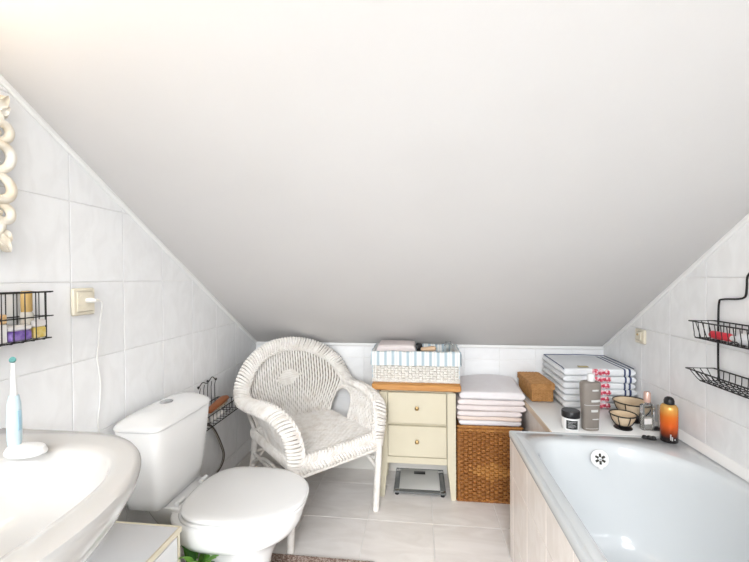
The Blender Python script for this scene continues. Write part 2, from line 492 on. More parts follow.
lg = tag(empty('bath_ledge', (.84, 2.07, 0)), 'white boxed-in ledge behind the bathtub carrying towels and bottles', 'ledge')
MB().box(-.262, .2635, -.336, .347, .535, .5625, .002).build('ledge_top', M_white, lg)
MB().box(-.255, .2635, -.33, .347, 0, .535, .002).build('front_box', M_ptile, lg)
MB().box(-.268, -.2625, -.336, .347, .535, .5622, .001).build('edge_strip', mat('edge_wood', (.62, .50, .38), .6), lg)

# ------------------------------------------------------------------ toilet
TY = 1.362
toi = tag(empty('toilet', (-.88, TY, 0)), 'white ceramic toilet with closed lid and low cistern', 'toilet')
def egg(u0, u1, hw, flat=.46, N=56):
    """outline: rear end squarer, front end round; u = +x"""
    out = []; um = u0 + (u1 - u0) * .48
    for i in range(N):
        t = 2 * pi * i / N; c, s = cos(t), sin(t)
        if c >= 0: out.append((um + (u1 - um) * c ** .95, hw * (1 if s >= 0 else -1) * abs(s) ** .95))
        else:
            out.append((um - (um - u0) * abs(c) ** flat, hw * (1 if s >= 0 else -1) * abs(s) ** .9))
    return out
R = []
for z, u0, u1, hw in ((.0, .02, .325, .118), (.012, .02, .327, .120), (.03, .025, .312, .110), (.10, .04, .300, .100), (.19, .05, .315, .102), (.245, .05, .338, .112), (.28, .035, .365, .130), (.30, .01, .392, .152), (.315, -.015, .412, .166), (.335, -.03, .428, .1745), (.365, -.035, .438, .178), (.390, -.035, .440, .178), (.398, -.035, .438, .176), (.402, -.03, .430, .170)):
    R.append([(x, y, z) for x, y in egg(u0, u1, hw)])
MB().rings(R).build('bowl', M_ceramic, toi, 60)
R = []
for z, x0, x1, hw in ((.30, -.06, .10, .06), (.34, -.11, .10, .085), (.385, -.13, .08, .10), (.412, -.135, .03, .105), (.4195, -.135, .012, .105)):
    R.append([(x, y, z) for x, y in sup((x0 + x1) / 2, 0, (x1 - x0) / 2, hw, 5, 40)])
MB().rings(R).build('cistern_shelf', M_ceramic, toi, 60)
R = []
for z, k in ((.4025, -.008), (.4035, -.002), (.410, 0), (.4145, -.002), (.4155, -.008)):
    R.append([(x, y, z) for x, y in egg(.0 - k, .455 + k, .183 + k)])
MB().rings(R).build('seat', M_ceramic, toi, 60)
R = []
for z, k in ((.4155, -.022), (.4185, -.018), (.4190, -.003), (.4215, 0), (.430, .001), (.4345, -.002), (.437, -.008), (.4385, -.03), (.4398, -.09), (.4402, -.15)):
    R.append([(x, y, z) for x, y in egg(.012 - k, .458 + k, .185 + k)])
MB().rings(R).build('lid', mat('lid_plastic', (.80, .80, .795), .2), toi, 60)
for s in (-1, 1):
    MB().tube([(.0, s * .075 - .02, .428), (.0, s * .075 + .02, .428)], .009, 12).build('hinge', M_white, toi)
# cistern
R = []
for z, x0, x1, hw in ((.420, -.165, -.045, .130), (.424, -.172, -.036, .138), (.47, -.178, -.030, .146), (.60, -.188, -.018, .163), (.713, -.195, -.012, .176), (.7165, -.192, -.015, .173)):
    R.append([(x, y, z) for x, y in sup((x0 + x1) / 2, 0, (x1 - x0) / 2, hw, 7, 56)])
ci = MB().rings(R).build('cistern', M_ceramic, toi, 60)
R = []
for z, k, n in ((.718, -.005, 7), (.719, .002, 7), (.727, .0035, 7), (.736, -.001, 6), (.747, -.013, 5), (.757, -.030, 4), (.763, -.048, 3), (.7655, -.065, 2.5), (.766, -.078, 2.2)):
    R.append([(x, y, z) for x, y in sup(-.1035, 0, .0915 + k, .178 + k * .9, n, 56)])
MB().rings(R).build('cistern_lid', M_ceramic, toi, 60)
bt = MB().lathe([(0, .764), (.021, .764), (.023, .768), (.020, .771), (.016, .770), (0, .7705)], 24, (-.1035, 0, 0), 1, 1.15).build('flush_button', M_chrome, toi)

# ------------------------------------------------------------------ washbasin
bs = tag(empty('washbasin', (-A, .5, 0)), 'white ceramic washbasin with wide rounded rim on the left wall', 'washbasin')
out = []
for i in range(41):
    t = pi / 2 - pi * i / 40
    out.append((.262 + .312 * cos(t), .368 * sin(t)))
out += [(.0, -.368), (.0, .368)]
bc = (.30, 0)
NB = 120
ob = radial(out, bc, NB)
def bscale(k, ring=ob, c=bc): return [(max(.0, c[0] + (x - c[0]) * k), c[1] + (y - c[1]) * k) for x, y in ring]
inn = radial(sup(.308, 0, .195, .285, 2.35, 80), bc, NB)
def iscale(k): return [(bc[0] + .015 * (1 - k) + (x - bc[0]) * k, y * k) for x, y in inn]
R = []
zb = .86
def lerp2(a, b, t): return [(p[0] + (q[0] - p[0]) * t, p[1] + (q[1] - p[1]) * t) for p, q in zip(a, b)]
for ring, z in ((bscale(.30), zb - .20), (bscale(.48), zb - .185), (bscale(.68), zb - .145), (bscale(.83), zb - .10), (bscale(.93), zb - .06), (bscale(.985), zb - .03), (bscale(.9995), zb - .014), (bscale(.9995), zb - .006), (bscale(.988), zb),
                (lerp2(ob, inn, .3), zb + .0005), (lerp2(ob, inn, .75), zb - .001), (iscale(1.0), zb - .004), (iscale(.97), zb - .012), (iscale(.945), zb - .04), (iscale(.85), zb - .085), (iscale(.72), zb - .12), (iscale(.5), zb - .14), (iscale(.2), zb - .147)):
    R.append([(x, y, z) for x, y in ring])
MB().rings(R).build('basin_bowl', mat('basin_ceramic_dimmed', (.53, .52, .505), .14, coat=.3), bs, 60)  # white ceramic, colour darkened to offset the strong light on the basin
MB().lathe([(0, 0), (.02, 0), (.022, .003), (0, .004)], 20, (.318, 0, zb - .147)).build('drain', M_chrome, bs)
MB().tube([(.31, 0, zb - .19), (.31, 0, .58), (.27, 0, .55), (.02, 0, .56)], .018, 12).build('waste_pipe', M_chrome, bs)

# small cabinet under it
cb = tag(empty('bathroom_cabinet', (-A, .86, 0)), 'low white cabinet with cream edge strips beneath the washbasin', 'cabinet')
M_edge = mat('cream_edge', (.76, .70, .55), .5)
M_lam = mat('white_laminate', (.79, .80, .815), .3)
MB().box(.016, .310, -.27, .258, .02, .428, .001).build('body', M_lam, cb)
tp = MB().box(.016, .318, -.278, .264, .430, .446, .001).build('top_panel', M_lam, cb)
for a in ((.318, .3245, -.278, .270, .4295, .4475), (.016, .318, .264, .2705, .4295, .4475)):
    MB().box(*a, .0008).build('edge_strip', M_edge, tp)
MB().box(.016, .319, .258, .270, .02, .4285, .001).build('side_panel', M_edge, cb)
d = MB().box(.3105, .3225, -.262, .250, .03, .424, .001).build('door', M_lam, cb)
MB().tube([(.33, -.2, .20), (.338, -.2, .20), (.338, -.2, .32), (.33, -.2, .32)], .004).build('handle', M_chrome, d)
for x in (.04, .29):
    for y in (-.24, .23):
        MB().lathe([(.014, 0), (.018, .02)], 12, (x, y, 0)).build('foot', M_black, cb)

# ------------------------------------------------------------------ wicker armchair
ch = tag(empty('wicker_armchair', (-.412, 1.814, 0), radians(45)), 'white painted wicker armchair with rounded fan back in the corner', 'armchair')
def yb(x, z): return .485 + .075 * (z - .41) / .47 - .11 * (x / .34) ** 2
def fan(z):
    t = min(1, max(0, (z - .41) / .24)); t = t * t * (3 - 2 * t)
    return .235 + .085 * t
mb = MB(); gap = MB()
NS = 40
for i in range(NS):
    s = -1 + 2 * (i + .5) / NS
    pts = []
    z = .405
    while z < .9:
        x = s * fan(z)
        if z > .62 and (x / .312) ** 2 + ((z - .615) / .222) ** 2 > 1: break
        pts.append((x, yb(x, z) - .006 + .0014 * sin(z * 2 * pi / .034 + i * pi) + random.uniform(-.0008, .0008), z))
        z += .0065
    if len(pts) > 2: mb.tube(pts, .0058, 6)
mb.build('back_weave', M_wicker, ch, 60)['kind'] = 'stuff'
G = []
for k in range(25):
    z = .405 + k * (.84 - .405) / 24
    hw = fan(z)
    if z > .62: hw = min(hw, .32 * sqrt(max(.001, 1 - ((z - .615) / .232) ** 2)))
    G.append([(s / 12 * hw, yb(s / 12 * hw, z), z) for s in range(-12, 13)])
gap = MB()
gap.add([p for r in G for p in r] + [(p[0], p[1] + .006, p[2]) for r in G for p in r],
        [(k * 25 + j, k * 25 + j + 1, (k + 1) * 25 + j + 1, (k + 1) * 25 + j) for k in range(24) for j in range(24)] +
        [(625 + k * 25 + j, 625 + k * 25 + j + 1, 625 + (k + 1) * 25 + j + 1, 625 + (k + 1) * 25 + j) for k in range(24) for j in range(24)])
gap.build('back_core', M_wickgap, ch, 60)
# raised diamond in the middle of the back
mb = MB()
for k in range(-3, 4):
    hw = .085 * (1 - abs(k) / 4.4)
    z = .655 + k * .0125
    mb.tube([(x, yb(x, z) - .0125 + .002 * sin(x * 260 + k * 2), z + .10 * x) for x in [-.008 - hw + 2 * hw * j / 12 for j in range(13)]], .0066, 6)
mb.build('diamond_motif', M_wicker, ch, 60)['kind'] = 'stuff'

def wrapped(path, wdirs, hw, ht, ds=.0165, rr=.0086, slant=.009, core=True, skip=None):
    """wicker wound around a flat core: returns (ribs, core)"""
    ribs, cr = MB(), MB()
    P = [Vector(p) for p in path]; n = len(P); L = [0]
    for i in range(1, n): L.append(L[-1] + (P[i] - P[i - 1]).length)
    def at(d):
        j = 0
        while j < n - 2 and L[j + 1] < d: j += 1
        t = min(1, max(0, (d - L[j]) / max(1e-9, L[j + 1] - L[j])))
        p = P[j].lerp(P[j + 1], t); w_ = wdirs[j].lerp(wdirs[j + 1], t)
        tg = (P[min(j + 2, n - 1)] - P[max(j - 1, 0)]).normalized()
        w_ = (w_ - tg * w_.dot(tg)).normalized()
        return p, tg, w_, tg.cross(w_)
    m = int(L[-1] / ds); R = []
    for i in range(m + 1):
        p, tg, w_, nn = at(L[-1] * i / m)
        R.append([p + w_ * (hw - rr) * cos(a) + nn * (ht - rr) * sin(a) for a in [2 * pi * k / 16 for k in range(16)]])
        jit = random.uniform(-.0012, .0012)
        ribs.tube([p + w_ * hw * cos(a) + nn * ht * sin(a) + tg * (slant * cos(a) + jit) for a in [2 * pi * k / 18 for k in range(18)]], rr * random.uniform(.88, 1.06), 5, closed=True)
    cr.rings(R)
    return ribs, cr
arm = [(.235, -.022, .37), (.237, -.036, .44), (.248, -.034, .515), (.264, -.004, .572), (.282, .07, .606), (.302, .18, .614), (.318, .29, .608), (.326, .37, .610)]
aw = [(1, 0, .0), (1, 0, .05), (1, 0, .0), (1, 0, -.15), (1, 0, -.4), (1, 0, -.5), (1, 0, -.35), (1, 0, -.05)]
P0 = [(-x, y, z) for x, y, z in arm]; W0 = [(-x, y, z) for x, y, z in aw]
arch, archw = [], []
for k in range(13):
    a = radians(170 - 160 * k / 12)
    x, z = .322 * cos(a), .615 + .232 * sin(a)
    arch.append((x, yb(x, z) - .004, z)); archw.append((cos(a), 0, sin(a)))
path = spline(P0 + arch + arm[::-1], 8)
wd = spline(W0 + archw + aw[::-1], 8)
ribs, core = wrapped(path, wd, .036, .017)
ribs.build('border_wrap', M_wicker, ch, 60)['kind'] = 'stuff'
core.build('border_core', M_wickgap, ch, 60)
# two-strand braid along the inner edge of the border
mb = MB()
pr = resample(path, .005)
for ph in (0, pi):
    pts = []
    for i, p in enumerate(pr):
        f = i / (len(pr) - 1) * (len(wd) - 1); j = min(len(wd) - 2, int(f))
        wv = wd[j].lerp(wd[j + 1], f - j).normalized()
        tg = (pr[min(i + 1, len(pr) - 1)] - pr[max(0, i - 1)]).normalized(); nn = tg.cross(wv)
        sgn = 1 if nn.dot(Vector((0, -1, .6))) > 0 else -1
        a = i * .005 * 2 * pi / .045 + ph
        pts.append(p - wv * .033 + nn * sgn * .012 + (wv * cos(a) + nn * sin(a)) * .0065)
    mb.tube(pts, .0062, 5)
mb.build('border_braid', M_wicker, ch, 60)['kind'] = 'stuff'
# side panels under the arms with the arched opening next to the back
def side_x(z): return .238 + .075 * min(1, (z - .42) / .19) ** 1.1 if z > .42 else .238
def armz(y):
    for i in range(len(path)):
        pass
    return .60 if y > .05 else .60 - (.05 - y) * .5
ay0, ay1, atop = .252, .452, .495
for s in (-1, 1):
    mb = MB()
    y = -.025
    i = 0
    while y < .44:
        z0 = .415
        if ay0 - .004 < y < ay1 + .004:
            q = (y - (ay0 + ay1) / 2) / ((ay1 - ay0) / 2)
            z0 = atop + .075 * sqrt(max(0, 1 - q * q))
        z1 = armz(y)
        if z1 - z0 > .01:
            n = max(3, int((z1 - z0) / .0065)); pts = []
            for j in range(n + 1):
                z = z0 + (z1 - z0) * j / n
                pts.append((s * (side_x(z) + .0014 * sin(z * 2 * pi / .034 + i * pi)), y, z))
            mb.tube(pts, .0056, 6)
        y += .0148; i += 1
    mb.build('side_weave', M_wicker, ch, 60)['kind'] = 'stuff'
    ap = [(s * side_x(.41), ay0, .41), (s * side_x(atop), ay0, atop)]
    for k in range(1, 10):
        a = pi - pi * k / 10
        z = atop + .075 * sin(a)
        ap.append((s * side_x(z), (ay0 + ay1) / 2 + (ay1 - ay0) / 2 * cos(a), z))
    ap += [(s * side_x(atop), ay1, atop), (s * side_x(.41), ay1, .41)]
    MB().tube(spline(ap, 4), .0095, 8).build('arch_frame', M_wicker, ch, 60)
# seat
mb = MB()
y = -.025; i = 0
while y < .475:
    hw = .24 + .0 * y
    mb.tube([(x, y + .0007 * sin(x * 300), .424 - .010 * (1 - (x / .25) ** 2) * (1 - ((y - .22) / .26) ** 2) + .0018 * sin(x * 2 * pi / .036 + i * pi)) for x in [-hw + 2 * hw * j / 40 for j in range(41)]], .0056, 6)
    y += .0135; i += 1
mb.build('seat_weave', M_wicker, ch, 60)['kind'] = 'stuff'
MB().box(-.238, .238, -.02, .47, .398, .410, .003).build('seat_core', M_wickgap, ch)
# front roll of the seat in herringbone, then the rail under it
for z, sl in ((.416, .012), (.378, -.012)):
    pth = [(x, -.040 + .012 * (x / .24) ** 2, z) for x in [-.245 + .49 * j / 24 for j in range(25)]]
    ribs, core = wrapped(pth, [Vector((0, -.15, 1))] * 25, .021, .013, .0165, .0080, sl)
    ribs.build('front_roll', M_wicker, ch, 60)['kind'] = 'stuff'
    core.build('front_core', M_wickgap, ch, 60)
MB().tube([(x, -.034, .349) for x in (-.245, -.1, .1, .245)], .0105, 8).build('front_rail', M_wicker, ch)
for s in (-1, 1):
    pth = [(s * .240, y, .392) for y in [-.02 + .49 * j / 20 for j in range(21)]]
    ribs, core = wrapped(pth, [Vector((0, 0, 1))] * 21, .022, .010, .0165, .0085, .004)
    ribs.build('side_roll', M_wicker, ch, 60)['kind'] = 'stuff'
    core.build('side_core', M_wickgap, ch, 60)
    fp = [(s * .244, -.03, .40), (s * .246, -.026, .30), (s * .2475, -.012, .15), (s * .2475, 0, .004)]
    MB().tube(spline(fp, 5), [.020 - .0002 * k for k in range(16)], 10).build('leg', M_wicker, ch, 60)
    bpth = [(s * .232, .46, .40), (s * .236, .475, .28), (s * .242, .51, .13), (s * .246, .545, .004)]
    MB().tube(spline(bpth, 5), .017, 10).build('leg', M_wicker, ch, 60)
    MB().tube(spline([(s * .243, -.015, .24), (s * .238, .12, .30), (s * .236, .24, .31), (s * .238, .36, .29), (s * .24, .49, .22)], 5), .010, 8).build('brace', M_wicker, ch, 60)
    MB().tube([(s * .243, .0, .285), (s * .24, .24, .285), (s * .238, .48, .285)], .009, 8).build('stretcher', M_wicker, ch, 60)
MB().tube([(-.238, .478, .285), (.238, .478, .285)], .009, 8).build('stretcher', M_wicker, ch, 60)
MB().tube(spline([(-.24, .49, .20), (-.12, .47, .34), (0, .47, .36), (.12, .47, .34), (.24, .49, .20)], 5), .009, 8).build('brace', M_wicker, ch, 60)

# ------------------------------------------------------------------ cream cabinet with two drawers
M_cream = mat('cream_paint', (.64, .59, .455), .4, c2=(.62, .565, .43), scale=5)
M_pine = mat('varnished_pine', (.62, .32, .10), .35, c2=(.47, .20, .05), scale=5, stretch=(1.2, 14, 14), detail=4)
dc = tag(empty('drawer_cabinet', (-.016, 2.119, 0)), 'small cream cabinet with two drawers and orange pine top', 'cabinet')
for x0 in (-.213, .165):
    for y0, y1 in ((.0, .045), (.235, .28)):
        s = -1 if x0 < 0 else 1
        xo = x0 if s < 0 else x0 + .048
        R = []
        for z, wd_ in ((0, .026), (.2, .046), (.6, .046)):
            a, b = (xo, xo + wd_) if s < 0 else (xo - wd_, xo)
            R.append([(a, y0, z), (b, y0, z), (b, y1, z), (a, y1, z)])
        MB().rings(R).build('leg', M_cream, dc, 20)
MB().box(-.167, .165, .012, .275, .195, .605, .001).build('carcass', M_cream, dc)
MB().box(-.206, -.168, .045, .235, .19, .605, .001).build('side_panel', M_cream, dc)
MB().box(.166, .206, .045, .235, .19, .605, .001).build('side_panel', M_cream, dc)
MB().box(-.168, .166, .003, .013, .195, .232, .001).build('lower_rail', M_cream, dc)
for z0, z1 in ((.425, .600), (.238, .412)):
    dd = MB().box(-.164, .162, -.006, .012, z0, z1, .003).build('drawer', M_cream, dc)
    MB().lathe([(0, 0), (.006, 0), (.005, .010), (.0105, .014), (.0115, .019), (.007, .023), (0, .024)], 16).build('knob', M_brass, dd, loc=(-.001, -.006, (z0 + z1) / 2 + .005)).rotation_euler = (radians(90), 0, 0)
MB().box(-.252, .240, -.030, .290, .615, .652, .006).build('pine_top', M_pine, dc)
MB().box(-.20, .20, -.002, .27, .603, .614, .002).build('top_moulding', M_cream, dc)

# ------------------------------------------------------------------ woven faces
def weave(mb, o, u, v, n, W, Hh, cols, rows, dep=.006, test=None, mb2=None, run=1.0):
    o, u, v, n = Vector(o), Vector(u), Vector(v), Vector(n)
    cw, chh = W / cols, Hh / rows
    for j in range(rows):
        for i in range(cols):
            raised = (i + j) % 2 == 0
            d = dep if raised else dep * .35
            c = o + u * (cw * (i + .5)) + v * (chh * (j + .5))
            a, b = cw * (.56 if raised else .40), chh * .46
            a2, b2 = a * .62, b * .55
            vs = [c - u * a - v * b, c + u * a - v * b, c + u * a + v * b, c - u * a + v * b,
                  c - u * a2 - v * b2 + n * d, c + u * a2 - v * b2 + n * d, c + u * a2 + v * b2 + n * d, c - u * a2 + v * b2 + n * d]
            tgt = mb2 if (test and test((i + .5) / cols, (j + .5) / rows)) else mb
            tgt.add(vs, [(4, 5, 6, 7), (0, 1, 5, 4), (1, 2, 6, 5), (2, 3, 7, 6), (3, 0, 4, 7)])
def ropes(p0, p1, r, pitch):
    mb = MB(); p0, p1 = Vector(p0), Vector(p1); L = (p1 - p0).length; t = (p1 - p0) / L
    a = t.orthogonal().normalized(); b = t.cross(a); n = max(4, int(L / pitch * 8))
    for ph in (0, 2 * pi / 3, 4 * pi / 3):
        mb.tube([p0 + t * L * k / n + (a * cos(2 * pi * k / 8 + ph) + b * sin(2 * pi * k / 8 + ph)) * r * .5 for k in range(n + 1)], r * .55, 5)
    return mb

# ------------------------------------------------------------------ brown hamper
M_ratt = mat('brown_rattan', (.22, .078, .016), .5, c2=(.40, .17, .042), scale=45, stretch=(1, 1, 2.5), bump=.3, bscale=200)
M_ratl = mat('light_rattan', (.50, .24, .062), .5, c2=(.36, .15, .036), scale=40)
M_ratd = mat('rattan_core', (.07, .026, .008), .8)
hx, hy, hh, hd = .206, 2.122, .425, .275
hw_ = .35
hm = tag(empty('laundry_hamper', (hx, hy, 0)), 'brown woven rattan hamper with lighter diamond beside the bathtub', 'hamper')
MB().box(.006, hw_ - .006, .006, hd - .006, .006, hh - .03, .002).build('core', M_ratd, hm)
mb, m2 = MB(), MB()
dia = lambda a, b: abs(a - .54) / .40 + abs(b - .42) / .145 < 1
weave(mb, (.012, .006, .012), (1, 0, 0), (0, 0, 1), (0, -1, 0), hw_ - .024, hh - .045, 14, 32, .009, dia, m2)
weave(mb, (.006, .012, .012), (0, 1, 0), (0, 0, 1), (-1, 0, 0), hd - .024, hh - .045, 11, 32, .009)
weave(mb, (hw_ - .006, .012, .012), (0, 1, 0), (0, 0, 1), (1, 0, 0), hd - .024, hh - .045, 11, 32, .009)
mb.build('woven_body', M_ratt, hm, 60)['kind'] = 'stuff'
q = m2.build('diamond_motif', M_ratl, hm, 60); q['kind'] = 'stuff'; q['label'] = 'lighter woven diamond'
for x, y in ((.008, .006), (hw_ - .008, .006), (.008, hd - .006), (hw_ - .008, hd - .006)):
    ropes((x, y, .0), (x, y, hh - .03), .010, .03).build('corner_post', M_ratl if False else M_ratt, hm, 60)
for a, b in (((0, 0, .009), (hw_, 0, .009)), ((0, 0, .009), (0, hd, .009)), ((hw_, 0, .009), (hw_, hd, .009))):
    ropes(a, b, .008, .03).build('bottom_rim', M_ratt, hm, 60)
ld = MB().box(.004, hw_ - .004, .004, hd - .004, hh - .028, hh - .004, .003).build('lid', M_ratd, hm)
m3 = MB()
weave(m3, (.006, -.001, hh - .022), (1, 0, 0), (0, 0, 1), (0, -1, 0), hw_ - .012, .014, 30, 2, .004)
weave(m3, (.006, .006, hh - .005), (1, 0, 0), (0, 1, 0), (0, 0, 1), hw_ - .012, hd - .012, 26, 22, .003)
m3.build('lid_weave', M_ratt, ld, 60)['kind'] = 'stuff'
ropes((0, -.001, hh - .006), (hw_, -.001, hh - .006), .006, .025).build('lid_rim', M_ratl, ld, 60)
ropes((0, -.001, hh - .026), (hw_, -.001, hh - .026), .006, .025).build('lid_rim', M_ratl, ld, 60)

# ------------------------------------------------------------------ towels
def towel_mesh(name, wd_, dp, h, m, seed, puff=.0, lobes=1, slope=0):
    rnd = random.Random(seed)
    ph = [rnd.uniform(0, 6.28) for _ in range(6)]
    mb = MB(); R = []; NX = 26
    for i in range(NX + 1):
        t = i / NX; x = -wd_ / 2 + wd_ * t
        e = min(t, 1 - t) * wd_
        k = 1.0 if e > .012 else sqrt(max(.06, 1 - (1 - e / .012) ** 2))
        ring = []
        for j in range(36):
            a = 2 * pi * j / 36; c, s = cos(a), sin(a)
            y = dp / 2 * (abs(c) ** .18) * (1 if c > 0 else -1)
            z = h / 2 * (abs(s) ** .55) * (1 if s > 0 else -1)
            if c < 0:                                   # folded front edge: rounder
                y = -dp / 2 + h * .55 * (1 - abs(c) ** .5) if abs(s) < .999 and abs(c) < .9 else -dp / 2
                y += .002 * sin(x * 31 + ph[4])
            yy = y * (1 - .01 * (1 - k)) + .0022 * sin(x * 23 + ph[0]) * (1 if c < 0 else 0)
            zz = h / 2 + z * (.25 + .75 * k) + .0008 * sin(x * 17 + ph[1] + y * 9) * (1 if s > 0 else .3) + .0005 * sin(x * 47 + ph[2])
            if s > 0:
                zz += puff * (1 - (2 * x / wd_) ** 2) * .5 + slope * max(0, (y + dp / 2) / dp) * (.75 + .25 * sin(x * 12 + ph[3]))
            ring.append((x + .002 * sin(y * 40 + ph[3]) * (1 - k), yy + dp / 2, zz))
        R.append(ring)
    return mb.rings(R).mesh(name, m, 70)
pinks = [mat('towel_pink_a', (.80, .725, .71), .95, c2=(.76, .68, .665), scale=20, bump=.6, bscale=420), mat('towel_pink_b', (.82, .755, .745), .95, c2=(.79, .71, .70), scale=20, bump=.6, bscale=420),
         mat('towel_peach', (.82, .70, .63), .95, c2=(.79, .66, .59), scale=20, bump=.6, bscale=420), mat('towel_pale', (.82, .79, .80), .95, c2=(.80, .76, .77), scale=20, bump=.6, bscale=420)]
zt = hh + .002
spec = [(.335, .024, 3, 0, 'lowest pale white towel in the pink stack on the hamper'),
        (.345, .021, 2, -.002, 'thin peach towel second from the bottom of the hamper stack'),
        (.345, .027, 1, -.003, 'light pink folded towel third from the bottom on the hamper'),
        (.370, .031, 0, .006, 'pink folded towel with jutting right corner, third from top on hamper'),
        (.360, .029, 1, .006, 'pink folded towel just under the top one of the hamper stack'),
        (.350, .040, 3, .012, 'topmost thick pale pink towel of the stack on the hamper')]
for i, (wd_, h, c, dx, lab) in enumerate(spec):
    top = i == 5
    me = towel_mesh('folded_towel', wd_, .262, h, pinks[c], 20 + i, .004 if top else 0, 1, .040 if top else 0)
    o = inst(me, 'folded_towel', None, (hx + .176 + dx, hy + .006 + .003 * (i % 2), zt), (0, 0, radians((.6, -.8, .5, -1.2, .8, -.5)[i])))
    tag(o, lab, 'towel', 'pink towels on the hamper')
    zt += h + .0016

# white towels with red scroll bands and navy stripes on the ledge
M_scroll = mat('red_yarn', (.60, .06, .11), .95, c2=(.84, .62, .66), scale=62, stretch=(1, 1, 1.3), lo=.46, hi=.56)
W_, Rd, Nv = (.83, .85, .87), (.62, .05, .10), (.05, .07, .16)
M_wt = bands('white_striped_towel', W_, [(-.2, W_), (.118, Nv), (.128, W_), (.142, Nv), (.153, W_), (.2, W_)], 0, .95, .5, 380, 'CONSTANT')
wspec = [(.352, .032), (.350, .032), (.356, .032), (.351, .032), (.354, .032), (.352, .037)]
zt = .5635
WL = ['lowest', 'second from the bottom', 'third from the bottom', 'fourth from the bottom', 'second from the top', 'topmost, with a tan label']
for i, (wd_, h) in enumerate(wspec):
    root = empty('striped_towel', (.917 + (.002, -.003, .003, -.002, .002, 0)[i], 2.055 + .002 * (i % 2), zt))
    tag(root, 'white towel with red bands and navy stripes on the ledge, ' + WL[i], 'towel', 'striped towels on the ledge')
    me = towel_mesh('cloth', wd_, .335, h, M_wt, 60 + i, .0, 1, .004 if i == 5 else 0)
    inst(me, 'cloth', root)
    bd = MB(); R_ = []
    for k in range(10):
        x = -.030 + .084 * k / 9
        R_.append([(x, -.0015 - .0012 * sin(k * 1.7) + .010 * (1 - cos(a)), h / 2 + h * .46 * sin(a)) for a in [radians(-82 + 164 * j / 10) for j in range(11)]] +
                  [(x, .006 + .010 * (1 - cos(a)), h / 2 + h * .40 * sin(a)) for a in [radians(82 - 164 * j / 10) for j in range(11)]])
    bd.rings(R_).build('red_band', mat('red_weave', (.66, .10, .15), .95, c2=(.84, .66, .69), scale=70, lo=.42, hi=.56), root, 60)
    # raised red scrolls woven into the band at the folded edge
    for k in range(3):
        MB().ball((-.016 + k * .027, .003, h * .5), (.0155, .012, h * .47), 14, 10).build('red_scroll', M_scroll, root, 60)
    if i == 5:
        MB().box(-.095, -.045, .01, .035, h + .0045, h + .0075, .001).build('label_tag', mat('tan_label', (.52, .44, .24), .7), root)
        e = [(-.169, .33, h + .004), (-.172, .03, h + .001), (-.170, .005, h - .006)]
        MB().tube(e, .0022, 6).build('navy_edging', mat('navy_yarn', Nv, .9), root)
        MB().tube([(-.169, .325, h + .005), (0, .331, h + .007), (.170, .325, h + .004), (.172, .15, h + .004), (.171, .01, h + .001)], .0022, 6).build('navy_edging', mat('navy_yarn', Nv, .9), root)
    zt += h + .0016

# ------------------------------------------------------------------ rattan box on the ledge
M_box = mat('honey_rattan', (.50, .265, .095), .55, c2=(.36, .17, .052), scale=60, bump=.2, bscale=250)
M_boxd = mat('honey_core', (.34, .17, .06), .8)
wbx = tag(empty('rattan_box', (.606, 2.135, .5635), radians(2)), 'small honey coloured rattan box with lid left of the striped towels', 'box')
MB().box(.003, .112, .003, .242, 0, .068, .002).build('core', M_boxd, wbx)
mb = MB()
weave(mb, (.002, .002, .002), (1, 0, 0), (0, 0, 1), (0, -1, 0), .111, .066, 12, 10, .0025)
weave(mb, (.002, .002, .002), (0, 1, 0), (0, 0, 1), (-1, 0, 0), .241, .066, 26, 10, .0025)
weave(mb, (.113, .002, .002), (0, 1, 0), (0, 0, 1), (1, 0, 0), .241, .066, 26, 10, .0025)
mb.build('woven_body', M_box, wbx, 60)['kind'] = 'stuff'
ld = MB().box(-.004, .119, -.006, .249, .068, .100, .003).build('lid', M_boxd, wbx)
mb = MB()
weave(mb, (-.005, -.006, .068), (1, 0, 0), (0, 0, 1), (0, -1, 0), .125, .031, 13, 5, .0025)
weave(mb, (-.004, -.006, .068), (0, 1, 0), (0, 0, 1), (-1, 0, 0), .256, .031, 27, 5, .0025)
weave(mb, (-.004, -.006, .1), (1, 0, 0), (0, 1, 0), (0, 0, 1), .123, .255, 13, 40, .0025)
mb.build('lid_weave', M_box, ld, 60)['kind'] = 'stuff'

# ------------------------------------------------------------------ white basket with striped liner
bk = tag(empty('lined_basket', (-.024, 2.130, .6525)), 'white wicker basket with blue striped cloth liner on the drawer cabinet', 'basket')
BW, BD, BH = .240, .250, .172
M_bw = mat('basket_white', (.80, .78, .74), .7, c2=(.70, .67, .62), scale=40)
core = MB()
for a in ((-BW + .006, BW - .006, .004, .010, .008, BH - .01), (-BW + .006, BW - .006, BD - .010, BD - .004, .008, BH - .01), (-BW + .004, -BW + .010, .010, BD - .010, .008, BH - .01), (BW - .010, BW - .004, .010, BD - .010, .008, BH - .01), (-BW + .006, BW - .006, .004, BD - .004, .002, .008)):
    core.box(*a, .001)
core.build('core', mat('basket_core', (.42, .38, .33), .9), bk)
mb = MB()
weave(mb, (-BW + .004, .004, .010), (1, 0, 0), (0, 0, 1), (0, -1, 0), 2 * BW - .008, BH - .02, 24, 11, .010)
weave(mb, (-BW + .004, .008, .010), (0, 1, 0), (0, 0, 1), (-1, 0, 0), BD - .016, BH - .02, 13, 11, .010)
weave(mb, (BW - .004, .008, .010), (0, 1, 0), (0, 0, 1), (1, 0, 0), BD - .016, BH - .02, 13, 11, .010)
mb.build('woven_body', M_bw, bk, 60)['kind'] = 'stuff'
for z, r in ((.008, .009), (BH - .008, .007)):
    for a, b in (((-BW, 0, z), (BW, 0, z)), ((-BW, 0, z), (-BW, BD, z)), ((BW, 0, z), (BW, BD, z)), ((-BW, BD, z), (BW, BD, z))):
        ropes(a, b, r, .028).build('rim', M_bw, bk, 60)
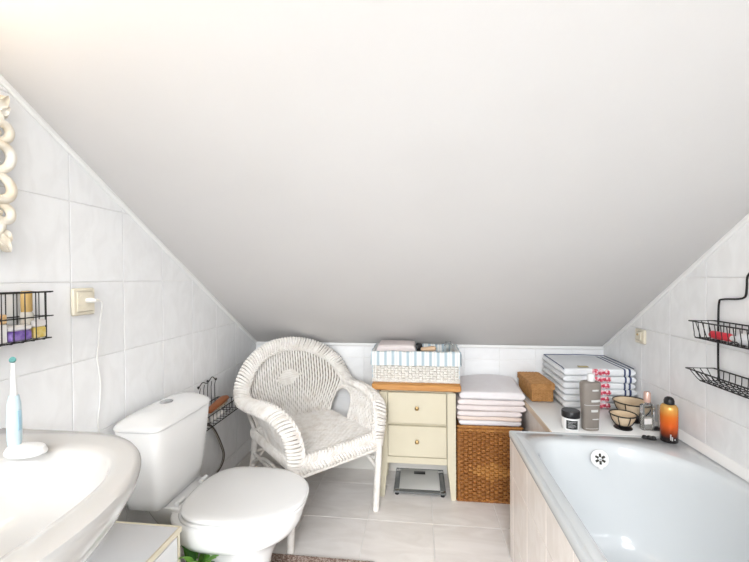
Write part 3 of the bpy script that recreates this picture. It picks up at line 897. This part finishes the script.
Sb, Sw, Sl = (.40, .50, .56), (.80, .80, .77), (.64, .69, .71)
M_liner = bands('striped_liner', Sw, [(0, Sb), (.004, Sb), (.0085, Sl), (.011, Sw), (.0175, Sw), (.0195, Sl), (.021, Sl)], 0, .9, .3, 300, 'LINEAR', freq=.021)
ln = MB()
def flap(pts, axis, lo_, hi_, n):
    """cloth strip following a section (offset, z) swept along an axis"""
    R = []
    for i in range(n + 1):
        q = lo_ + (hi_ - lo_) * i / n
        ring = []
        for j, (d, z) in enumerate(pts):
            wv = .0022 * sin(q * 55 + j * .6) * (1 if j > 1 else .3)
            ring.append((q, d + wv, z + .0015 * sin(q * 38)) if axis == 'x' else (d + wv, q, z + .0015 * sin(q * 38)))
        R.append(ring)
    ln.rings(R)
t_ = .002
def sect(o, s):      # s = outward sign; folded over the rim
    out_ = [(o + s * .014, .098), (o + s * .0135, .13), (o + s * .013, .160), (o + s * .010, BH + .002), (o, BH + .005), (o - s * .012, BH), (o - s * .016, .14), (o - s * .018, .02)]
    inn_ = [(o - s * .015, .02), (o - s * .0135, .14), (o - s * .010, BH - .003), (o, BH + .002), (o + s * .0085, BH - .001), (o + s * .011, .160), (o + s * .0115, .13), (o + s * .012, .098)]
    return out_ + inn_
flap(sect(0, -1), 'x', -BW - .008, BW + .008, 40)
flap(sect(BD, 1), 'x', -BW - .008, BW + .008, 40)
flap(sect(-BW, -1), 'y', -.004, BD + .004, 20)
flap(sect(BW, 1), 'y', -.004, BD + .004, 20)
ln.build('striped_liner', M_liner, bk, 60)
# contents
o = inst(towel_mesh('folded_towel', .225, .19, .075, pinks[0], 91, .004), 'folded_towel', None, (-.135, 2.160, .6525 + .128))
tag(o, 'pale pink folded towel lying inside the striped lined basket', 'towel')
o2 = inst(towel_mesh('folded_towel', .42, .195, .112, pinks[1], 92, .003), 'folded_towel', None, (-.024, 2.158, .6525 + .012))
tag(o2, 'pale folded towel at the bottom of the striped lined basket', 'towel')
hb = tag(empty('hair_brush', (.040, 2.165, .836), radians(-14)), 'wooden handled brush with black hair band lying in the lined basket', 'brush')
q = MB().lathe([(0, -.055), (.010, -.053), (.013, -.03), (.012, 0), (.015, .03), (.012, .052), (0, .056)], 14).build('handle', mat('beige_wood', (.58, .40, .26), .45), hb)
q.rotation_euler = (0, radians(82), 0)
mb = MB()
for k in range(5):
    mb.tube([(-.054 + .006 * k + .004 * sin(a * 2 + k), .021 * cos(a), .021 * sin(a) + .008) for a in [2 * pi * j / 14 for j in range(14)]], .0035, 6, closed=True)
mb.build('black_band', M_black, hb)
gl = tag(MB().lathe([(0, 0), (.025, 0), (.027, .01), (.026, .07), (.016, .078), (.016, .09), (.013, .09), (.013, .076), (.023, .068), (.024, .012), (0, .006)], 20).build('glass_jar', M_glass, None, loc=(.165, 2.21, .782)), 'small clear jar at the right end of the lined basket', 'jar')

# ------------------------------------------------------------------ glass scale under the cabinet
M_smoke = mat('smoked_glass', (.20, .21, .21), .08, trans=.2)
sg = tag(empty('bathroom_scale', (-.004, 2.14, 0)), 'flat glass bathroom scale on the floor under the cream cabinet', 'scale')
MB().box(-.118, .118, .03, .262, .017, .024, .002).build('glass_plate', mat('pale_glass', (.66, .66, .64), .08), sg)
for a in ((-.148, .148, 0, .03), (-.148, .148, .262, .268), (-.148, -.118, .03, .262), (.118, .148, .03, .262)):
    MB().box(a[0], a[1], a[2], a[3], .016, .025, .001).build('glass_border', M_smoke, sg)
for x in (-.13, .13):
    for y in (.016, .235):
        f_ = MB().box(x - .014, x + .014, y - .012, y + .012, .0252, .027, .0005).build('metal_pad', M_chrome, sg)
        MB().lathe([(.012, 0), (.014, .016)], 14, (x, y, 0)).build('foot', M_black, sg)
MB().box(-.035, .035, .20, .235, .0245, .026, .0005).build('display', M_black, sg)

# ------------------------------------------------------------------ things on the ledge and the tub rim
ZL = .5635
jr = tag(empty('cream_jar', (.671, 1.775, ZL)), 'squat white jar with black lid and black label', 'jar')
MB().lathe([(0, 0), (.034, 0), (.037, .004), (.037, .054), (.034, .058), (0, .058)], 32).build('body', mat('jar_white', (.80, .80, .79), .3), jr)
MB().lathe([(0, .056), (.038, .056), (.0385, .060), (.0385, .080), (.036, .084), (0, .084)], 32).build('lid', M_black, jr)
lb = MB()
R1 = [(.0376 * cos(a), .0376 * sin(a)) for a in [radians(222 + 74 * k / 12) for k in range(13)]]
lb.rings([[(x, y, .010) for x, y in R1] + [(x * .985, y * .985, .010) for x, y in R1[::-1]], [(x, y, .048) for x, y in R1] + [(x * .985, y * .985, .048) for x, y in R1[::-1]]])
lb_ = lb.build('label', mat('label_black', (.03, .03, .03), .5), jr)
tx = MB()
for z, a0, a1 in ((.040, 232, 284), (.034, 236, 262), (.028, 232, 278), (.022, 232, 284), (.017, 232, 270)):
    q = [(cos(radians(a0 + (a1 - a0) * k / 8)), sin(radians(a0 + (a1 - a0) * k / 8))) for k in range(9)]
    tx.rings([[(x * .0378, y * .0378, z) for x, y in q] + [(x * .0374, y * .0374, z) for x, y in q[::-1]], [(x * .0378, y * .0378, z + .0016) for x, y in q] + [(x * .0374, y * .0374, z + .0016) for x, y in q[::-1]]])
tx.build('print', mat('print_grey', (.5, .5, .5), .6), lb_)['kind'] = 'stuff'

sh = tag(empty('shampoo_bottle', (.753, 1.775, ZL), radians(8)), 'tall grey-brown shampoo bottle with white cap', 'bottle')
R = []
M_taupe = mat('taupe_plastic', (.235, .205, .18), .35)
for z, rx, ry in ((0, .030, .020), (.003, .034, .023), (.06, .036, .025), (.14, .0405, .027), (.185, .043, .028), (.205, .043, .028), (.213, .040, .025), (.217, .030, .019)):
    R.append([(x, y, z) for x, y in sup(0, 0, rx, ry, 2.8, 36)])
sbd = MB().rings(R).build('body', M_taupe, sh, 50)
MB().lathe([(0, .216), (.015, .216), (.015, .246), (.012, .249), (0, .249)], 20, (.004, 0, 0)).build('cap', mat('milky_cap', (.78, .78, .77), .35), sh)
M_lbl = mat('label_pale', (.62, .62, .60), .5)
for z, x0, x1, hh_ in ((.178, -.006, .022, .007), (.130, -.010, .034, .009), (.115, -.036, .034, .0015), (.086, -.010, .020, .010), (.052, -.004, .024, .0035), (.012, -.03, .03, .0012)):
    yy = -.0285 + (.0015 if z < .1 else 0) - .0002
    MB().rings([[(x, -(.0255 + (z / .2) * .0035) * (max(0, 1 - abs(x / (.0355 + z * .04)) ** 2.8)) ** (1 / 2.8) - e, zz) for x in [x0 + (x1 - x0) * k / 8 for k in range(9)] for e in (.0006,)] +
                [(x, -(.0255 + (z / .2) * .0035) * (max(0, 1 - abs(x / (.0355 + z * .04)) ** 2.8)) ** (1 / 2.8) + .002, zz) for x in [x1 - (x1 - x0) * k / 8 for k in range(9)]] for zz in (z, z + hh_)]).build('print', M_lbl, sbd)

M_paper = mat('beige_bowl', (.66, .52, .36), .7, c2=(.60, .46, .30), scale=14)
def bowl(name, loc, R_, hgt, foot, lab):
    e = tag(empty(name, loc), lab, 'bowl', 'bowls in black wire stands')
    r0_ = R_ * .52
    MB().lathe([(0, foot), (r0_, foot), (R_ * .80, foot + (hgt - foot) * .45), (R_ * .97, hgt - .001), (R_ * .93, hgt - .001), (R_ * .76, foot + (hgt - foot) * .5), (r0_ * .9, foot + .006), (0, foot + .005)], 32).build('bowl_body', M_paper, e, 60)
    MB().tube([(R_ * cos(a), R_ * sin(a), hgt) for a in [2 * pi * k / 36 for k in range(36)]], .0028, 6, closed=True).build('wire_rim', M_wire, e)
    for k in range(7):
        a = 2 * pi * (k + .35) / 7
        MB().tube(spline([(R_ * cos(a), R_ * sin(a), hgt), (R_ * .84 * cos(a), R_ * .84 * sin(a), foot + (hgt - foot) * .45), (r0_ * 1.06 * cos(a), r0_ * 1.06 * sin(a), foot - .002), (r0_ * .4 * cos(a), r0_ * .4 * sin(a), foot - .004)], 4), .002, 6).build('wire_rib', M_wire, e)
    MB().lathe([(0, 0), (R_ * .66, 0), (R_ * .70, .003), (R_ * .66, .006), (R_ * .25, .009), (R_ * .2, foot - .003), (R_ * .45, foot), (0, foot + .001)], 28).build('base', M_wire, e, 50)
    return e
bowl('wire_bowl', (.905, 1.805, ZL), .053, .064, .018, 'beige bowl in low black wire stand beside the shampoo bottle')
bowl('wire_bowl', (.998, 1.915, ZL), .076, .088, .026, 'larger beige bowl in black wire stand behind the small one')

pf = tag(empty('perfume_bottle', (1.000, 1.795, ZL), radians(10)), 'clear glass perfume bottle with pinkish gold cap', 'bottle')
MB().box(-.028, .028, -.014, .014, 0, .115, .005).build('glass_body', M_glass, pf)
MB().box(-.022, .022, -.009, .009, .004, .062, .003).build('liquid', mat('perfume_liquid', (.90, .88, .84), .05, trans=.8, ior=1.2), pf)
MB().lathe([(0, .112), (.010, .112), (.010, .126), (0, .126)], 16).build('collar', M_chrome, pf)
MB().lathe([(0, .124), (.013, .124), (.0135, .128), (.0135, .166), (.012, .169), (0, .169)], 20).build('cap', mat('rose_gold', (.78, .54, .46), .3, metal=.5), pf)
MB().box(-.024, .010, -.0146, -.0140, .03, .055, .0002).build('label', mat('perfume_label', (.80, .79, .76), .5), pf)

st = tag(empty('slim_stick', (1.052, 1.800, ZL)), 'slim upright metal stick in a flat black base near the spray can', 'stick')
MB().box(-.03, .03, -.014, .014, 0, .012, .003).build('base', M_black, st)
MB().tube([(0, 0, .008), (-.002, 0, .06), (-.003, 0, .112)], .0042, 10).build('rod', mat('brushed_metal', (.62, .57, .50), .35, metal=.7), st)

cn = tag(empty('spray_can', (1.022, 1.684, ZL)), 'orange spray can with black cap standing on the tub corner', 'spray can')
Or = bands('can_print', (.8, .3, .03), [(0, (.02, .018, .018)), (.020, (.03, .02, .02)), (.040, (.30, .05, .012)), (.070, (.72, .115, .012)), (.105, (.80, .19, .02)), (.128, (.74, .33, .06)), (.15, (.62, .36, .10))], 2, .22, 0, 1, 'LINEAR', metal=.35)
MB().lathe([(0, 0), (.029, 0), (.031, .003), (.031, .132), (.030, .142), (.025, .150), (.019, .154), (0, .154)], 32).build('body', Or, cn, 50)
MB().lathe([(0, .150), (.018, .150), (.0185, .156), (.0185, .168), (.015, .178), (.008, .183), (0, .184)], 24).build('cap', M_black, cn, 50)
t = MB()
for x, z0, z1 in ((-.012, .015, .038), (-.006, .012, .028), (.004, .014, .020)):
    t.box(x - .002, x + .002, -.0318, -.0300, z0, z1, .0003)
t.build('print', mat('print_grey', (.5, .5, .5), .6), cn)
cp = tag(empty('hair_clip', (.949, 1.69, ZL), radians(-12)), 'small black hair clip on the tub rim beside the spray can', 'hair clip')
MB().box(-.026, .026, -.008, .008, 0, .009, .003).build('bar', M_black, cp)
for x in (-.016, .0, .016):
    MB().ball((x, 0, .009), (.010, .009, .008)).build('claw', M_black, cp)
MB().ball((.004, -.004, .017), (.003, .003, .002)).build('metal_spring', M_chrome, cp)

# ------------------------------------------------------------------ shower caddy on the right wall
cdy = tag(empty('shower_caddy', (B, 1.37, .86)), 'black wire shower caddy with two shelves on the right wall', 'shower caddy')
def W(pts, r=.0022, nm='wire', n=6, closed=False, par=cdy):
    return MB().tube(pts, r, n, closed).build(nm, M_wire, par)
xw = -.012
fr = [(.150, .0), (.155, .06), (.155, .20), (.152, .285), (.135, .300), (.07, .305), (.040, .315), (.034, .345), (.030, .385), (0, .405)]
W(spline([(xw, a, b) for a, b in fr] + [(xw, -a, b) for a, b in fr[-2::-1]], 5), .0034, 'hanging_frame', 8)
def shelf(zb_, zt_, dep, fl_, curve):
    yh = .175
    s_ = empty('shelf', (0, 0, 0)); s_.parent = cdy
    xb_, xf_ = -.012, -dep
    W([(xb_, -yh, zt_), (xf_, -yh, zt_), (xf_, yh, zt_), (xb_, yh, zt_)], .0026, 'rim_wire', 6, True, s_)
    W([(xb_, -yh + .02, zb_), (xf_ + fl_, -yh + .02, zb_), (xf_ + fl_, yh - .02, zb_), (xb_, yh - .02, zb_)], .0022, 'rim_wire', 6, True, s_)
    for k in range(13):
        y = -yh + .02 + (2 * yh - .04) * k / 12
        W(spline([(xb_, y, zt_), (xb_ - .002, y, zb_ + .008), (xb_ - .012, y, zb_), (xf_ + fl_ + .004, y, zb_), (xf_ + fl_ * .6, y, zb_ + (zt_ - zb_) * .35), (xf_, y, zt_)], 3), .0015, 'grid_wire', 5, False, s_)
    for t_ in (.33, .66):
        x = xb_ + (xf_ + fl_ - xb_) * t_
        W([(x, -yh + .02, zb_), (x, yh - .02, zb_)], .0015, 'grid_wire', 5, False, s_)
    for s in (-1, 1):
        for t_ in (.25, .5, .75):
            x = xb_ + (xf_ - xb_) * t_
            W([(x, s * yh, zt_), (xb_ + (xf_ + fl_ - xb_) * t_, s * (yh - .02), zb_)], .0015, 'grid_wire', 5, False, s_)
shelf(.158, .218, .098, .008, 0)
shelf(-.002, .040, .108, .035, 0)
MB().lathe([(0, 0), (.012, 0), (.010, .012), (0, .014)], 16).build('suction_cup', mat('grey_rubber', (.3, .3, .3), .5), cdy, loc=(0, 0, .40)).rotation_euler = (0, radians(-90), 0)
rt = tag(empty('red_tube', (B - .062, 1.440, .86 + .176)), 'small red tube lying on the upper caddy shelf', 'tube')
M_red = mat('red_plastic', (.62, .03, .05), .35)
MB().tube([(0, .045, 0), (0, .04, 0), (0, -.035, 0), (0, -.045, 0)], [.004, .014, .014, .008], 14).build('tube_body', M_red, rt)
MB().tube([(0, -.045, 0), (0, -.06, 0)], .009, 12).build('tube_cap', mat('white_cap', (.8, .8, .8), .4), rt)
wbt = tag(empty('white_bottle', (B - .058, 1.305, .86 + .179)), 'white plastic bottle lying on the upper caddy shelf beside the red tube', 'bottle')
MB().tube([(0, .062, 0), (0, .056, 0), (0, -.06, 0), (0, -.075, 0)], [.012, .018, .018, .012], 18).build('bottle_body', mat('bottle_white', (.80, .80, .82), .35), wbt)
MB().tube([(0, -.075, 0), (0, -.10, 0)], .010, 12).build('bottle_cap', M_white, wbt)

# blanking plate on the right wall
sp = tag(empty('wall_plate', (B - .0018, 2.022, .945)), 'cream electrical plate on the right wall above the striped towels', 'switch plate')
M_creamp = mat('cream_plastic', (.80, .74, .60), .35)
MB().box(-.012, 0, -.040, .040, -.036, .036, .004).build('plate', M_creamp, sp)
MB().box(-.0185, -.0121, -.022, .022, -.020, .024, .003).build('cover', M_creamp, sp)
MB().lathe([(0, 0), (.006, 0), (.005, .003), (0, .003)], 12).build('screw', M_brass, sp, loc=(-.0186, .004, .008)).rotation_euler = (0, radians(-90), 0)

# ------------------------------------------------------------------ left wall: socket and plug
so = tag(empty('wall_socket', (-A + .0018, 1.104, 1.176)), 'cream wall socket to the right of the wire basket', 'socket')
MB().box(0, .012, -.041, .041, -.044, .044, .004).build('frame', M_creamp, so)
MB().box(.012, .016, -.030, .030, -.032, .032, .003).build('insert', M_creamp, so)
q = MB().lathe([(.0195, -.012), (.0215, -.012), (.0225, .0015), (.0195, .002)], 28).build('recess_ring', M_creamp, so, loc=(.016, -.004, .004)); q.rotation_euler = (0, radians(90), 0)
q = MB().lathe([(0, 0), (.0205, 0), (.0205, .0008), (0, .0008)], 28).build('recess', mat('recess_brown', (.30, .26, .19), .6), so, loc=(.016, -.004, .004)); q.rotation_euler = (0, radians(90), 0)
pg = tag(empty('plug_cable', (-A + .019, 1.108, 1.180)), 'white plug with thin cable hanging from the wall socket', 'plug')
MB().tube([(0, 0, 0), (.012, .001, 0), (.020, .008, -.001), (.022, .022, -.003)], [.0085, .0085, .0075, .004], 12).build('plug', mat('plug_white', (.80, .79, .75), .4), pg)
MB().tube(spline([(.022, .022, -.003), (.021, .036, -.010), (.012, .044, -.035), (.0, .048, -.08), (-.008, .050, -.14), (-.012, .048, -.20), (-.013, .060, -.28), (-.013, .056, -.36), (-.013, .048, -.42), (-.013, .062, -.50)], 6), .0024, 6).build('cable', mat('cable_white', (.78, .77, .75), .45), pg)

# ------------------------------------------------------------------ left wall: wire basket with toiletries
wk = tag(empty('wire_basket', (-A, .74, 1.086)), 'black wire basket with toiletries on the left wall over the washbasin', 'wire basket')
y0, y1, d_, h_ = -.19, .205, .064, .128
for z, r in ((h_, .0021), (h_ * .48, .0018), (0, .0018)):
    W([(.006, y0, z), (d_, y0, z), (d_, y1, z), (.006, y1, z)], r, 'rim_wire', 6, True, wk)
W([(d_, y0, h_ + .001), (d_, y1 + .006, h_ + .001)], .0021, 'rim_wire', 6, False, wk)
W([(d_, y0, h_ * .48), (d_, y1 + .006, h_ * .48)], .0018, 'rim_wire', 6, False, wk)
for k in range(14):
    y = y0 + (y1 - y0) * (k + .5) / 14
    W([(.006, y, h_), (.006, y, .0), (.02, y, -.003), (d_ - .006, y, -.003), (d_, y, .004), (d_, y, h_)], .0014, 'grid_wire', 5, False, wk)
for x in (.026, .045):
    W([(x, y0, h_), (x, y0, -.002), (x, y1, -.002), (x, y1, h_)], .0013, 'grid_wire', 5, False, wk)
zk = 1.0885
xk = -A + .035
o = tag(empty('amber_bottle', (xk - .010, .912, zk)), 'bottle with tall amber cap at the right end of the wall basket', 'bottle')
MB().lathe([(0, 0), (.013, 0), (.0145, .004), (.0145, .066), (.011, .072), (0, .072)], 24).build('bottle_body', mat('pale_gel', (.78, .74, .66), .15, trans=.3), o)
MB().lathe([(0, .072), (.0115, .072), (.0125, .076), (.0125, .124), (.011, .129), (0, .129)], 20).build('cap', mat('amber_cap', (.50, .33, .12), .25), o)
o = tag(empty('yellow_packet', (xk + .014, .922, zk)), 'small yellow packet at the front right corner of the wall basket', 'packet')
MB().box(-.007, .007, -.016, .017, 0, .030, .003).build('yellow_wrap', mat('yellow_print', (.72, .50, .07), .4, c2=(.80, .66, .30), scale=60), o)
MB().box(-.007, .007, -.016, .017, .0302, .050, .003).build('pale_wrap', mat('packet_white', (.80, .77, .76), .4), o)
o = tag(empty('purple_packet', (xk + .006, .872, zk)), 'purple and white soap packet in the wall basket', 'packet')
MB().box(-.016, .016, -.030, .028, 0, .026, .004).build('purple_wrap', mat('purple_print', (.14, .065, .36), .35, c2=(.32, .22, .55), scale=60), o)
MB().box(-.016, .016, -.030, .028, .0262, .040, .004).build('white_wrap', mat('packet_white', (.80, .77, .76), .4), o)
o = tag(empty('orange_box', (xk + .002, .795, zk)), 'white carton with orange top in the wall basket', 'carton')
MB().box(-.018, .018, -.044, .044, 0, .048, .002).build('carton', mat('carton_white', (.80, .79, .76), .5), o)
q = MB().box(-.018, .018, -.044, .044, .0482, .072, .002).build('orange_band', mat('orange_print', (.74, .42, .17), .5, c2=(.80, .62, .36), scale=40), o)
MB().box(.0182, .0186, .020, .030, .055, .063, .0001).build('print_dot', mat('print_brown', (.16, .06, .02), .6), q)
o = tag(empty('cotton_pack', (xk, .665, zk)), 'white cotton pack at the left end of the wall basket', 'packet')
MB().box(-.02, .02, -.05, .05, 0, .085, .010).build('pack', mat('pack_white', (.80, .80, .80), .6), o)

# ------------------------------------------------------------------ carved mirror
mr = tag(empty('carved_mirror', (-A + .002, .572, 1.525)), 'cream mirror frame carved with scrolls and leaves on the left wall', 'mirror')
M_carv = mat('cream_carving', (.84, .81, .74), .6, c2=(.72, .63, .49), scale=22, bump=.2, bscale=120)
MB().box(0, .006, -.235, .235, -.165, .165, .001).build('mirror_glass', mat('mirror_silver', (.9, .9, .9), .02, metal=1), mr)
for a in ((-.26, .26, -.195, -.16), (-.26, .26, .16, .195), (-.26, -.225, -.16, .16), (.225, .26, -.16, .16)):
    MB().box(0, .020, a[0], a[1], a[2], a[3], .006).build('frame_bar', M_carv, mr)
def scroll(cy, cz_, r, a0, turns, dirn, tr, par=mr):
    pts = []; rad = []
    n = 26
    for j in range(n + 1):
        t = j / n
        a = a0 + dirn * turns * 2 * pi * t
        rr = r * (1 - .82 * t)
        pts.append((.018 + .012 * sin(pi * t), cy + rr * cos(a), cz_ + rr * sin(a))); rad.append(tr * (.55 + .75 * sin(pi * min(1, .15 + t * .85))) * (1 - .35 * t))
    m_ = MB().tube(pts, rad, 8); m_.ball(pts[-1], tr * .95, 10, 6)
    m_.build('scroll', M_carv, par, 60)
def leafy(cy, cz_, ang, L, par=mr):
    m_ = MB(); d = (cos(ang), sin(ang)); e = (-d[1], d[0])
    R_ = []
    for j in range(9):
        t = j / 8; wv = L * .34 * sin(pi * (t * .9 + .08)) * (1 + .18 * cos(t * 14))
        c = (cy + d[0] * L * t, cz_ + d[1] * L * t); lift = .016 + .014 * sin(pi * t * .8)
        R_.append([(lift - .010, c[0] - e[0] * wv, c[1] - e[1] * wv), (lift + .004, c[0] - e[0] * wv * .5, c[1] - e[1] * wv * .5), (lift - .001, c[0], c[1]),
                   (lift + .004, c[0] + e[0] * wv * .5, c[1] + e[1] * wv * .5), (lift - .010, c[0] + e[0] * wv, c[1] + e[1] * wv), (lift - .013, c[0], c[1])])
    m_.rings(R_).build('leaf_carving', M_carv, par, 60)
for sy in (-1, 1):
    for sz in (-1, 1):
        f = lambda a: a if sy > 0 else pi - a
        scroll(sy * .270, sz * .045, .043, f(sz * -1.6), .95, sy * sz, .011)
        scroll(sy * .278, sz * .108, .030, f(sz * -2.2), 1.1, sy * sz, .010)
        scroll(sy * .255, sz * .135, .030, f(sz * 1.4), .9, -sy * sz, .009)
        leafy(sy * .268, sz * .150, f(sz * 1.05), .062)
        leafy(sy * .258, sz * .155, f(sz * 1.75), .060)
        leafy(sy * .275, sz * .140, f(sz * .95), .045)
    for sz in (-1, 1):
        for cy in (.04, .13):
            scroll(sy * cy, sz * .20, .030, pi / 2 * sz, 1.0, sy * sz, .009)

# ------------------------------------------------------------------ electric toothbrush on the basin rim
tb = tag(empty('electric_toothbrush', (-.905, .742, zb + .001)), 'pale blue electric toothbrush standing on white charger', 'toothbrush')
MB().lathe([(0, 0), (.030, 0), (.031, .004), (.027, .014), (.016, .018), (0, .018)], 24, (.028, .0, 0), 1.5, .95).build('charger', M_white, tb)
MB().lathe([(0, .016), (.0115, .016), (.013, .03), (.0135, .07), (.012, .11), (.009, .128), (0, .129)], 20).build('handle', mat('pale_blue_plastic', (.50, .66, .74), .3, c2=(.62, .74, .79), scale=8), tb)
MB().box(.011, .0145, -.004, .004, .05, .095, .001).build('switch', mat('soft_blue', (.36, .55, .66), .4), tb)
MB().lathe([(0, .128), (.0065, .128), (.0055, .15), (.0042, .19), (.0042, .206), (0, .207)], 14).build('brush_stem', M_white, tb)
q = MB().lathe([(0, 0), (.0062, 0), (.0062, .005), (.0055, .012), (0, .012)], 16).build('brush_head', mat('teal_bristles', (.10, .28, .27), .8), tb, loc=(.002, -.003, .208)); q.rotation_euler = (radians(70), 0, radians(50))

# ------------------------------------------------------------------ wire shelf behind the cistern with brush and roll
ws = tag(empty('wire_shelf', (-A, 1.76, .555)), 'black wire shelf on the left wall behind the toilet cistern', 'wire shelf')
y0, y1, d_, h_ = -.16, .145, .13, .056
for z in (0, h_):
    W([(.016, y0, z), (d_, y0, z), (d_, y1, z), (.016, y1, z)], .0024, 'rim_wire', 6, True, ws)
for k in range(11):
    y = y0 + (y1 - y0) * k / 10
    W([(.016, y, 0), (d_, y, 0), (d_, y, h_)], .0016, 'grid_wire', 5, False, ws)
for k in range(4):
    x = .016 + (d_ - .016) * k / 3
    W([(x, y0, h_), (x, y0, 0), (x, y1, 0), (x, y1, h_)], .0016, 'grid_wire', 5, False, ws)
for k in range(5):
    y = -.02 + .034 * k
    W([(.016, y, 0), (.014, y, .13), (.016, y + .004, .165 - .008 * abs(k - 2))], .0018, 'grid_wire', 5, False, ws)
W(spline([(.016, -.035, .15), (.016, .0, .172), (.016, .045, .158), (.016, .09, .178), (.016, .125, .15)], 5), .0024, 'rim_wire', 6, False, ws)
for y, z in ((-.035, .152), (.045, .162), (.125, .152)):
    MB().ball((.017, y, z + .006), .006).build('knob', M_wire, ws)
br = tag(empty('wood_brush', (-A + .078, 1.79, .614), radians(8)), 'orange-brown wooden brush lying across the wire shelf', 'brush')
R = []
for yy, wv, hv in ((-.12, .012, .007), (-.11, .018, .010), (-.03, .022, .011), (.05, .024, .012), (.10, .022, .011), (.118, .012, .007)):
    R.append([(x, yy, z) for x, z in sup(0, 0, wv, hv, 2.6, 16)])
MB().rings(R).build('handle', mat('brush_wood', (.42, .14, .045), .4, c2=(.32, .10, .03), scale=8, stretch=(8, 1, 8)), br)
mb = MB()
for i in range(9):
    for j in range(4):
        mb.tube([(-.013 + .009 * j, -.02 + .014 * i, -.010), (-.013 + .009 * j, -.02 + .014 * i, -.022)], .003, 5)
mb.build('bristles', mat('bristles', (.55, .45, .32), .9), br)['kind'] = 'stuff'
rl = tag(MB().rings([[(.042 * cos(a), y, .042 * sin(a)) for a in [2 * pi * k / 28 for k in range(28)]] for y in (-.05, .05)] + [[(.018 * cos(a), y, .018 * sin(a)) for a in [2 * pi * k / 28 for k in range(28)]] for y in (.05, -.05)], False, False, True).build('toilet_roll', mat('tissue', (.80, .78, .75), .95, bump=.2), None, loc=(-A + .075, 1.74, .575)), 'white toilet roll in the wire shelf under the brush', 'toilet roll')
rl.location.z = .5575 + .0155; rl.scale = (1, 1, .36)
ho = tag(MB().tube(spline([(-1.062, 1.72, .535), (-1.066, 1.80, .50), (-1.068, 1.86, .44), (-1.068, 1.92, .34), (-1.066, 1.938, .28), (-1.06, 1.90, .245), (-1.05, 1.82, .235), (-1.03, 1.70, .23), (-1.02, 1.56, .26)], 6), .0065, 8).build('flexible_hose', mat('dark_hose', (.10, .075, .06), .35, metal=.4), None), 'dark flexible hose hanging in a loop behind the toilet', 'hose')
h2 = MB().tube(spline([(-1.055, 1.705, .535), (-1.058, 1.785, .50), (-1.06, 1.845, .44), (-1.06, 1.905, .345), (-1.058, 1.922, .285), (-1.052, 1.885, .258), (-1.042, 1.81, .25), (-1.022, 1.69, .245), (-1.012, 1.56, .275)], 6), .0028, 6).build('hose_sheath', mat('hose_light', (.45, .42, .38), .35, metal=.6), ho)

# ------------------------------------------------------------------ plant behind the small cabinet
pt = tag(empty('potted_plant', (-.765, 1.20, 0)), 'bright green leafy plant between the small cabinet and the toilet', 'plant')
MB().lathe([(0, 0), (.038, 0), (.05, .10), (.053, .10), (.053, .115), (.046, .115), (.043, .10), (0, .098)], 24).build('pot', mat('dark_pot', (.06, .05, .04), .6), pt)
lm = []
for g, c in enumerate(((.09, .24, .03), (.17, .36, .06), (.035, .12, .018))):
    R = []
    for j in range(7):
        t = j / 6; wv = .014 * sin(pi * (t * .88 + .1)); z = .115 * t - .03 * t * t; x = .055 * t * t
        R.append([(x, -wv, z), (x + .003, 0, z - .001), (x, wv, z), (x - .0015, 0, z + .001)])
    lm.append(MB().rings(R).mesh('leaf', mat('leaf_%d' % g, c, .5), 60))
for k in range(64):
    a = random.uniform(0, 2 * pi); tilt = random.uniform(.0, .7); zz = random.uniform(.14, .275) if k > 12 else .1
    rr = random.uniform(0, .030)
    o = inst(lm[k % 3], 'leaf', pt, (rr * cos(a), rr * sin(a), zz), (random.uniform(-.2, .2), tilt, a))
mb = MB()
for k in range(7):
    a = k * .9
    mb.tube([(0.006 * cos(a), .006 * sin(a), .09), (.03 * cos(a), .03 * sin(a), .25)], .0025, 5)
mb.build('stems', mat('stem_green', (.10, .2, .04), .6), pt)

# ------------------------------------------------------------------ brown bath mat round the toilet foot
ru = tag(empty('bath_mat', (-.40, 1.36, 0)), 'brown ribbed bath mat on the floor in front of the toilet', 'mat')
M_rug = mat('brown_rug', (.20, .125, .095), .95, c2=(.46, .37, .32), scale=130, bump=.6, bscale=300, lo=.45, hi=.6)
poly = [(.20, -.36), (.20, .262), (-.27, .262), (-.27, .165), (-.06, .15), (-.03, .08), (-.03, -.08), (-.06, -.15), (-.27, -.165), (-.27, -.36)]
prism([(x * .995, y * .995) for x, y in poly], lambda a, b, d: (a, b, d), .0005, .006).build('backing', M_rug, ru, 0)
mb = MB()
y = -.355
while y < .26:
    x0 = -.268 if abs(y) > .165 else (-.045 if abs(y) > .09 else -.028)
    n = int((.2 - x0) / .006)
    mb.tube([(x0 + (.198 - x0) * k / n, y + .0012 * sin(k * 1.3), .0065 + .0018 * (k % 2)) for k in range(n + 1)], .0042, 5)
    y += .0088
mb.build('ribs', M_rug, ru, 60)['kind'] = 'stuff'
